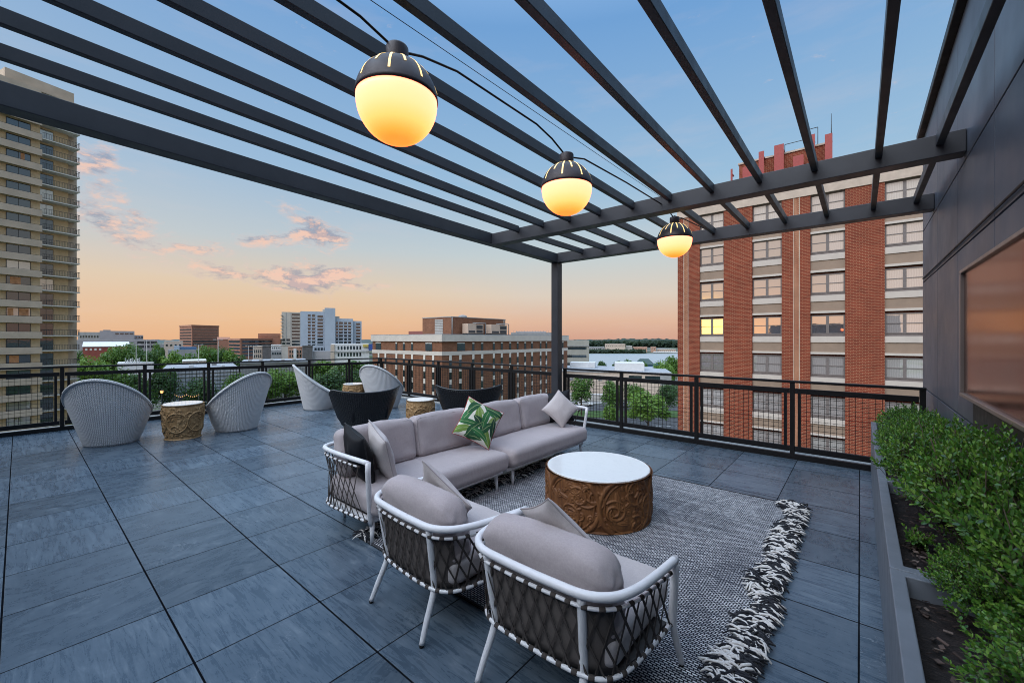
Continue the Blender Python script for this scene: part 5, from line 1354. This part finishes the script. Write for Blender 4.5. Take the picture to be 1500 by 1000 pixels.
s = Site('white_shed', 'long white shed with cluttered roof left of the workshop', 'building', 195, 170); s.block('walls', 172, 225, 531, None, M_WHITEB, 0, 12)
for k in range(9): s.block('roof_unit', 183+k*2.6, 184.6+k*2.6, 524.5+(k*7 % 4), 530.9, M_WHITEB if k % 2 else M_GREYC, 2, 2)
s = Site('low_shop', 'low flat shop roof behind the middle of the left railing', 'building', 395, 120); s.block('walls', 352, 452, 531.5, None, M_GREYC, 0, 20); s.block('roof', 351.5, 452.5, 530, 531.45, M_ROOF, -.3, 20.6)
for k in range(5): s.block('roof_unit', 362+k*17, 367+k*17, 527.5, 529.9, M_CONC, 6, 3)
# ================================================================== ground, river, hills, trees, cars
def ground_material():
    m, n, b = newmat('town_ground'); P = n.coord()
    f = n.noise(P, 0.018, 5, 0.6); g = n.noise(P, 0.25, 5, 0.65)
    c = n.ramp(n.math('ADD', n.math('MULTIPLY', f, .8), n.math('MULTIPLY', g, .2)), [(0.40,(0.028,0.060,0.016)),(0.48,(0.045,0.082,0.022)),(0.50,(0.11,0.11,0.105)),(0.62,(0.16,0.155,0.15))])
    n.l.new(c, b.inputs['Base Color']); b.inputs['Roughness'].default_value = 0.95; return m
mb = MB(); mb.add([(-4500,-4500,GZ),(4500,-4500,GZ),(4500,4500,GZ),(-4500,4500,GZ)], [(0,1,2,3)]); tag(mb.build('ground', ground_material()), kind='structure')
def river_material():
    m, n, b = newmat('river_water'); P = n.coord()
    b.inputs['Base Color'].default_value = (0.30,0.34,0.36,1); b.inputs['Roughness'].default_value = 0.35; b.inputs['Specular IOR Level'].default_value = 0.3
    n.l.new(n.bump(n.noise(n.mapv(P, scale=(1,1,1)), 0.25, 4, 0.6), 0.5, 0.25), b.inputs['Normal']); return m
mb = MB(); q = [at(700,250), at(1200,250), at(1200,540), at(700,540)]
mb.add([(x,y,GZ+.06) for x,y in q], [(0,1,2,3)]); tag(mb.build('river_water', river_material()), kind='structure')
def strip(nm, pts, z, mat):
    mb = MB(); mb.add([(x,y,z) for x,y in pts], [tuple(range(len(pts)))]); return tag(mb.build(nm, mat), kind='structure')
M_ASPH = plain('asphalt', (0.055,0.056,0.060), 0.9, 0, .2, .6); M_GRASS = plain('mown_grass', (0.055,0.11,0.022), 0.95, 0, .3, .8); M_PAVE = plain('pale_pavement', (0.28,0.27,0.26), 0.9, 0, .15, .8)
strip('street', [at(815,83), at(1010,83), at(1000,103), at(800,103)], GZ+.03, M_ASPH)
strip('grass_verge', [at(800,103.5), at(1000,103.5), at(1000,112), at(795,112)], GZ+.10, M_GRASS)
strip('street', [at(795,113), at(1000,113), at(990,124), at(790,124)], GZ+.034, M_ASPH)
strip('pavement', [at(800,76), at(1020,76), at(1010,82.6), at(815,82.6)], GZ+.12, M_PAVE)
strip('pavement', [at(790,124.4), at(990,124.4), at(990,129), at(785,129)], GZ+.13, M_PAVE)
strip('grass_verge', [at(60,80), at(240,80), at(240,105), at(60,108)], GZ+.03, M_GRASS)
strip('grass_verge', [at(345,85), at(545,85), at(545,185), at(345,190)], GZ+.034, M_GRASS)
strip('street', [at(232,88), at(340,88), at(340,110), at(230,110)], GZ+.038, M_ASPH)
mb = MB(); L0, L1 = at(806,93), at(1004,93)
for k in range(14):
    f0, f1 = k/14, k/14+.035; p = [L0[i]+(L1[i]-L0[i])*f0 for i in (0,1)]; q = [L0[i]+(L1[i]-L0[i])*f1 for i in (0,1)]
    nx_, ny_ = at(870, .15); mb.add([(p[0],p[1],GZ+.036),(q[0],q[1],GZ+.036),(q[0]+nx_,q[1]+ny_,GZ+.036),(p[0]+nx_,p[1]+ny_,GZ+.036)], [(0,1,2,3)])
tag(mb.build('lane_marking', plain('white_road_paint', (0.7,0.7,0.68), .8)), kind='structure')
a0, a1_ = at(812,131), at(905,131)
s = Site('retaining_wall', 'pale concrete retaining wall behind the street, right of the post', 'wall', 865, 131); s.block('walls', 822, 912, 578, None, M_CONC, 0, 1.0); s.block('coping', 821.5, 912.5, 577, 577.95, M_WHITEB, -.1, 1.2)

# hills across the river
M_HILL = leaf_material('far_woods_leaves', (0.010,0.024,0.014), (0.018,0.036,0.018), (0.030,0.052,0.024), .9, .1, .02)
def ridge(name, d, dep, u0, u1, vt_fn, mat, seed, n=260):
    mb = MB(); r = random.Random(seed)
    def fn(u, v):
        uu = u0+(u1-u0)*u; dd = d+dep*(v-.5); x, y = at(uu, dd)
        prof = math.sin(PI*min(1, v*1.0))**.7
        top = hz(vt_fn(uu), d)
        z = GZ+(top-GZ)*prof+(noise.noise(Vector((x*.02,y*.02,seed)))*6+noise.noise(Vector((x*.09,y*.09,seed)))*4.5)*(prof**.5 if prof > 0 else 0)
        return (x, y, z if v not in (0,1) else GZ-1)
    mb.grid(fn, n, 12); return tag(mb.build(name, mat), kind='structure')
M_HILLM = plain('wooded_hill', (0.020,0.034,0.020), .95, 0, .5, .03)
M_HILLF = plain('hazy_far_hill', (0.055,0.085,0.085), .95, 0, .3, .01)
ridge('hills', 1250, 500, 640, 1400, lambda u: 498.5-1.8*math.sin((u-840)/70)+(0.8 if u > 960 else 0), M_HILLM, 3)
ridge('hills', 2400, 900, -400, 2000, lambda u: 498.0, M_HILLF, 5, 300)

# trees ------------------------------------------------------------
M_TRUNK = plain('tree_bark', (0.085,0.06,0.045), .9, 0, .3, 3)
M_LF = {'dark': leaf_material('dark_tree_leaves', (0.018,0.060,0.014), (0.034,0.092,0.019), (0.060,0.135,0.028), .55, .25, .35),
        'mid': leaf_material('mid_tree_leaves', (0.038,0.105,0.014), (0.070,0.16,0.020), (0.12,0.225,0.032), .55, .28, .35),
        'light': leaf_material('light_tree_leaves', (0.070,0.155,0.018), (0.12,0.225,0.026), (0.185,0.30,0.042), .55, .3, .35)}
def crown_mesh(seed, n, lobes, size):
    r = random.Random(seed); mb = MB(); C_ = []
    for k in range(lobes):
        a = 2*PI*k/lobes*1.618*2; zz = -.55+1.35*(k/(lobes-1)); rr = r.uniform(.25,.62)*math.sqrt(max(.08, 1-((zz-.05)/1.0)**2))
        C_.append((Vector((rr*math.cos(a), rr*math.sin(a), zz*.62)), r.uniform(.24,.46)))
    for k in range(n):
        c, rad_ = r.choice(C_); d = Vector((r.gauss(0,1), r.gauss(0,1), r.gauss(0,1)+.25)).normalized()
        p = c+d*rad_*(r.random()**.35)*r.uniform(.85,1.12)
        nrm = (d+Vector((r.gauss(0,.6), r.gauss(0,.6), r.gauss(0,.6)+.3))).normalized(); s_ = size*r.uniform(.6,1.3)
        x = nrm.orthogonal().normalized(); an = r.uniform(0,2*PI); y = nrm.cross(x); ax = x*math.cos(an)+y*math.sin(an); ay = nrm.cross(ax)
        mb.add([p-ax*s_-ay*s_*.35, p-ay*s_*.6, p+ax*s_-ay*s_*.2, p+ax*s_*.6+ay*s_*.5, p-ax*s_*.4+ay*s_*.55], [(0,1,2,3,4)], 0, False)
    return mb.mesh('crown')
def trunk_mesh(seed):
    r = random.Random(seed); mb = MB()
    mb.tube([(0,0,-1.0),(.01,.0,-.55),(.0,.02,-.1),(.02,0,.4)], [.055,.045,.032,.012], 7)
    for k in range(8):
        a = k*2.4; z0 = -.6+.1*k; mb.tube([(0,0,z0),(.2*math.cos(a),.2*math.sin(a),z0+.2),(.45*math.cos(a),.45*math.sin(a),z0+.38)], [.022,.014,.005], 5)
    return mb.mesh('trunk')
TM = trunk_mesh(1); TM.materials.append(M_TRUNK)
CMS = {}
for kind in ('dark','mid','light'):
    CMS[kind] = []
    for sd_, n_, lb_, sz in ((1,3600,15,.050),(2,3200,12,.052),(3,1500,11,.075)):
        me = crown_mesh(sd_*10+len(kind), n_, lb_, sz); me.materials.append(M_LF[kind]); CMS[kind].append(me)
rtree = random.Random(77)
def tree(label, u, vt, wpx, d, kind, var=0, cat='tree', grp='street trees of the town', ztrunk=.22, cut=None):
    x, y = at(u, d); zt = hz(vt, d); H = zt-GZ; w = wpx/FPX*d/2
    t = thing('leafy_tree', label, cat, (x, y, GZ), rtree.uniform(0, 6.28), grp)
    hc = H*(1-ztrunk); zc = H-hc*.5
    o = bpy.data.objects.new('crown', CMS[kind][var]); COL.objects.link(o); o.parent = t; o.location = (0,0,zc); o.scale = (w, w, hc*.56)
    o = bpy.data.objects.new('trunk', TM); COL.objects.link(o); o.parent = t; o.location = (0,0,zc); o.scale = (w*.8, w*.8, zc)
KD = {'dark':'dark green','mid':'mid green','light':'pale yellow-green'}
SPEC = [
 # label, u, vtop, width px, depth, kind, variant
 ('large bright green tree behind the tall-backed wicker chair', 418, 538, 88, 112, 'light', 0),
 ('pale green tree between two railing posts, right of the second wicker chair', 392, 545, 60, 104, 'light', 1),
 ('dark tree just right of the tall-backed wicker chair', 478, 541, 66, 112, 'dark', 0),
 ('dark tree left of the brown brick office corner', 520, 540, 62, 125, 'dark', 1),
 ('mid green tree under the white two-storey block', 510, 527, 60, 185, 'mid', 2),
 ('mid green tree below the stone wall', 470, 526, 50, 190, 'light', 2),
 ('small tree left of the stone wall, below the townhouses', 440, 528, 44, 175, 'mid', 2),
 ('dark round tree in front of the white hall, above the first carved stool', 292, 552, 58, 100, 'dark', 1),
 ('dark tree left of the white hall, over the lit lantern', 238, 537, 56, 98, 'dark', 0),
 ('mid green tree in front of the right end of the white hall', 352, 545, 56, 100, 'mid', 0),
 ('dark tree above the second wicker chair', 372, 541, 50, 118, 'dark', 2),
 ('pale broad tree right of the balcony tower', 137, 521, 62, 125, 'light', 0),
 ('pale low tree behind the nearest wicker chair', 175, 538, 74, 95, 'light', 1),
 ('dark tree behind the nearest wicker chair, left of the lantern', 205, 545, 50, 90, 'dark', 2),
 ('tall mid green tree in front of the parking deck', 185, 502, 46, 185, 'mid', 0),
 ('tall dark tree at the right end of the parking deck', 205, 507, 40, 180, 'dark', 1),
 ('mid green tree in front of the brick house row', 163, 508, 40, 185, 'mid', 2),
 ('narrow pale tree right of the parking deck', 233, 500, 24, 190, 'mid', 1),
 ('dark tree between two lamp posts left of the tan block', 222, 512, 36, 178, 'dark', 2),
 ('pale tree in front of the tan block', 252, 512, 44, 180, 'light', 2),
 ('mid green tree below the blue clerestory', 275, 516, 40, 185, 'mid', 2),
 ('tall mid green tree below the terracotta cube', 303, 505, 40, 200, 'mid', 0),
 ('dark tree right of the terracotta cube', 325, 507, 34, 210, 'dark', 1),
 ('pale tree left of the long terracotta office', 336, 509, 28, 205, 'light', 2),
 ('small dark tree at the foot of the long terracotta office', 350, 519, 26, 200, 'dark', 2),
 ('small tree against the foot of the balcony tower', 116, 512, 22, 150, 'dark', 2),
 ('bushy pale tree beside the base of the balcony tower', 122, 585, 40, 74, 'light', 2),
 ('big bright green tree left of the brick apartment block, filling a railing bay', 950, 570, 84, 84, 'light', 0),
 ('slender open tree beside the right sofa arm', 852, 549, 46, 106, 'mid', 1),
 ('mid green tree behind the second railing post right of the pergola post', 897, 556, 44, 96, 'mid', 0),
 ('slim young tree with pale trunk left of the big bright tree', 893, 590, 30, 86, 'light', 2),
 ('mid green tree above the big bright tree', 930, 560, 40, 108, 'mid', 1),
 ('dark tree against the brick apartment block wall', 978, 560, 40, 104, 'dark', 1),
 ('pale tree left of the brick block, above the railing', 972, 527, 48, 150, 'light', 0),
 ('mid green tree right of the blue house', 988, 519, 40, 175, 'mid', 1),
 ('round dark tree at the water edge, left of the low roof', 882, 528, 20, 240, 'dark', 2),
 ('small dark tree right of the concrete office at the water edge', 866, 530, 14, 245, 'dark', 2),
 ('round tree behind the plant room of the low warehouse', 920, 525.5, 20, 235, 'mid', 2),
 ('small tree left of the plant room of the low warehouse', 903, 528, 18, 240, 'dark', 2),
 ('small pale tree behind the blue house', 944, 528, 16, 208, 'mid', 2),
]
for (lab, u, vt, w_, d, kind, var) in SPEC: tree(lab, u, vt, w_, d, kind, var, ztrunk=.10 if d > 140 else .2)
# tree belt on the far bank and wooded skyline, one mass each
def belt(name, label, d, u0, u1, v0, v1, n, size, mat, seed, dep=20):
    r = random.Random(seed); mb = MB()
    for k in range(n):
        u = r.uniform(u0, u1); dd = d+r.uniform(0, dep); x, y = at(u, dd)
        h = 0.5+0.5*noise.noise(Vector((u*.35, seed, 0))); vt = v0+(v1-v0)*(1-h)*.6; z = hz(vt+(v1-vt)*r.random()**1.5, d)
        s_ = size*r.uniform(.6,1.4); nrm = Vector((r.gauss(0,.7)-x/dd*.6, r.gauss(0,.7)-y/dd*.6, r.gauss(0,.5)+.7)).normalized(); ax = nrm.orthogonal().normalized(); ay = nrm.cross(ax); p = Vector((x,y,z))
        mb.add([p-ax*s_-ay*s_*.5, p+ax*s_*.2-ay*s_*.7, p+ax*s_-ay*s_*.1, p+ax*s_*.5+ay*s_*.6, p-ax*s_*.5+ay*s_*.6], [(0,1,2,3,4)])
    return tag(mb.build(name, mat), label, 'trees', kind='stuff')
belt('bank_trees', 'dark belt of trees along the far river bank', 555, 855, 945, 511.5, 519.5, 3000, 2.0, M_HILL, 4, 25)
belt('skyline_woods', 'dark wooded skyline above the far river bank', 900, 640, 1010, 498, 508, 9000, 3.4, M_HILL, 6, 90)
belt('town_greenery', 'hazy line of trees between the distant buildings on the left', 520, 90, 560, 503, 513, 5200, 2.2, M_LF['dark'], 9, 60)

# street lamps ------------------------------------------------------------
def street_lamp(label, u, d, vt, two=False):
    x, y = at(u, d); H = hz(vt, d)-GZ
    t = thing('street_lamp', label, 'street lamp', (x, y, GZ), math.atan2(y,x)-PI/2, 'tall parking-lot lamps')
    mb = MB(); mb.tube([(0,0,0),(0,0,H)], [.16,.09], 8); mb.build('pole', M_CONC, t)
    mb = MB(); mb.box(-.9,.9,-.05,.05,H,H+.1); mb.build('arm', M_GREYC, t)
    for sx in (-1,1):
        mb = MB(); mb.box(sx*.95-.4, sx*.95+.4, -.25, .25, H-.06, H+.16); mb.build('lamp_head', M_CONC, t, bevel=.04)
for lab, u, d, vt in (('tall lamp pole in front of the parking deck', 199.5, 150, 504), ('taller lamp pole just right of the one before the parking deck', 215, 138, 498), ('lamp pole in front of the terracotta cube', 291, 150, 505), ('lamp pole right of the terracotta cube', 319.5, 140, 497.5),
        ('twin-headed lamp left of the long terracotta office end', 364, 190, 506.5), ('lamp pole in front of the long terracotta office', 371, 185, 507)):
    street_lamp(lab, u, d, vt)
# lantern and festoon outside the hall
M_BULB = plain('lit_warm_bulb', (.9,.6,.3), .5, emit=(1.0,.5,.16), estr=1.6)
x, y = at(237, 92); zz = hz(573, 92)
t = thing('wall_lantern', 'glowing orange lantern by the trees left of the white hall', 'lantern', (x, y, GZ))
mb = MB(); mb.tube([(0,0,0),(0,0,zz-GZ-.45)], .07, 8); mb.build('post', M_STEELB, t)
mb = MB(); mb.lathe([(.05,zz-GZ-.45),(.26,zz-GZ-.3),(.30,zz-GZ+.2),(.05,zz-GZ+.3)], 12); mb.build('lamp_shade', M_BULB, t)
mb = MB(); mb.lathe([(.36,zz-GZ+.21),(.02,zz-GZ+.5)], 12); mb.build('cap', M_STEELB, t)
p0, p1 = at(256, 94), at(291, 94); za = hz(577, 94)
t = thing('festoon_lights', 'string of small warm bulbs in front of the white hall shop front', 'string lights', (p0[0], p0[1], za))
D_ = Vector((p1[0]-p0[0], p1[1]-p0[1], 0)); pts = [D_*(k/12)+Vector((0,0,-.5*abs(math.sin(k/12*PI*2)))) for k in range(13)]
mb = MB(); mb.tube(pts, .03, 5); mb.build('wire', M_STEELB, t)
for p in pts:
    mb = MB(); mb.lathe([(.001,p.z-.2),(.07,p.z-.16),(.07,p.z-.09),(.03,p.z-.02)], 8, c=(p.x,p.y)); mb.build('bulb', M_BULB, t)
for k in (0, 12):
    mb = MB(); mb.tube([pts[k], Vector((pts[k].x, pts[k].y, GZ-za))], .06, 6); mb.build('post', M_STEELB, t)

# parked cars ------------------------------------------------------------
def car_parts(paint):
    body = MB()
    sec = [(-2.2,.55,.62,.80),(-2.1,.32,.85,.86),(-1.5,.26,.92,.88),(-.4,.24,.95,.90),(.7,.24,.94,.90),(1.5,.26,.86,.88),(2.05,.32,.74,.82),(2.2,.50,.64,.70)]
    v = []; f = []
    for x, zl, zh, hw in sec:
        for (yy, zz_) in ((-hw*.92,zl),(-hw,zl+.15),(-hw,zh-.12),(-hw*.88,zh),(hw*.88,zh),(hw,zh-.12),(hw,zl+.15),(hw*.92,zl)): v.append((x,yy,zz_))
    n = 8
    for i in range(len(sec)-1):
        for k in range(n): f.append((i*n+k,(i+1)*n+k,(i+1)*n+(k+1)%n,i*n+(k+1)%n))
    f.append(tuple(range(n))); f.append(tuple(range((len(sec)-1)*n, len(sec)*n))[::-1]); body.add(v, f, 0, True)
    cab = MB(); cs = [(-1.75,.90,.74),(-1.15,1.38,.62),(.15,1.43,.62),(1.05,.93,.74)]; v = []; f = []
    for x, zh, hw in cs: v += [(x,-.80,.88),(x,-hw,zh),(x,hw,zh),(x,.80,.88)]
    for i in range(3):
        for k in range(3): f.append((i*4+k,(i+1)*4+k,(i+1)*4+k+1,i*4+k+1))
    cab.add(v, f, 0); roof = MB(); roof.hexa([(-1.12,-.60,1.385),(.16,-.60,1.435),(.16,.60,1.435),(-1.12,.60,1.385),(-1.05,-.55,1.43),(.1,-.55,1.475),(.1,.55,1.475),(-1.05,.55,1.43)])
    wh = []
    for sx in (-1.35,1.38):
        for sy in (-.80,.80):
            w = MB(); w.tube([(sx,sy-.1,.33),(sx,sy+.1,.33)], .33, 16); wh.append(w)
    return body, cab, roof, wh
M_TYRE = plain('tyre_rubber', (0.02,0.02,0.02), .85); M_CGL = plain('car_glass', (0.02,0.025,0.03), .08, 0, .05)
M_HEAD = plain('headlight_lens', (0.7,0.7,0.7), .1); M_TAIL = plain('tail_lamp', (0.35,0.02,0.02), .3)
for (lab, u, d, az, col) in (('white car parked at the foot of the big bright tree', 983, 79, 20, (0.7,0.7,0.7)), ('silver car beside the white one under the big bright tree', 968, 78.6, 20, (0.4,0.41,0.43)),
        ('dark car on the street right of the sofa arm', 838, 118, 38, (0.03,0.035,0.05)), ('pale car on the far street before the retaining wall', 857, 121, 38, (0.6,0.6,0.58)), ('grey car further right on the far street', 915, 119, 38, (0.2,0.21,0.23)),
        ('white van-like car in front of the low warehouse', 960, 121, 40, (0.65,0.66,0.66)), ('violet-grey car beside the lantern', 231, 88.5, 150, (0.09,0.07,0.14))):
    x, y = at(u, d); t = thing('parked_car', lab, 'car', (x, y, GZ+.04), rad(az), 'cars parked in the streets below')
    pm = plain('car_paint', col, .25, .2, .04); bd, cb, rf, wh = car_parts(col)
    bd.build('body', pm, t); cb.build('windows', M_CGL, t); rf.build('roof', pm, t)
    for w in wh: w.build('wheel', M_TYRE, t)
    for sy in (-.6,.6):
        mb = MB(); mb.box(2.12,2.215,sy-.16,sy+.16,.55,.68); mb.build('headlight', M_HEAD, t); mb = MB(); mb.box(-2.215,-2.12,sy-.16,sy+.16,.58,.72); mb.build('tail_light', M_TAIL, t)
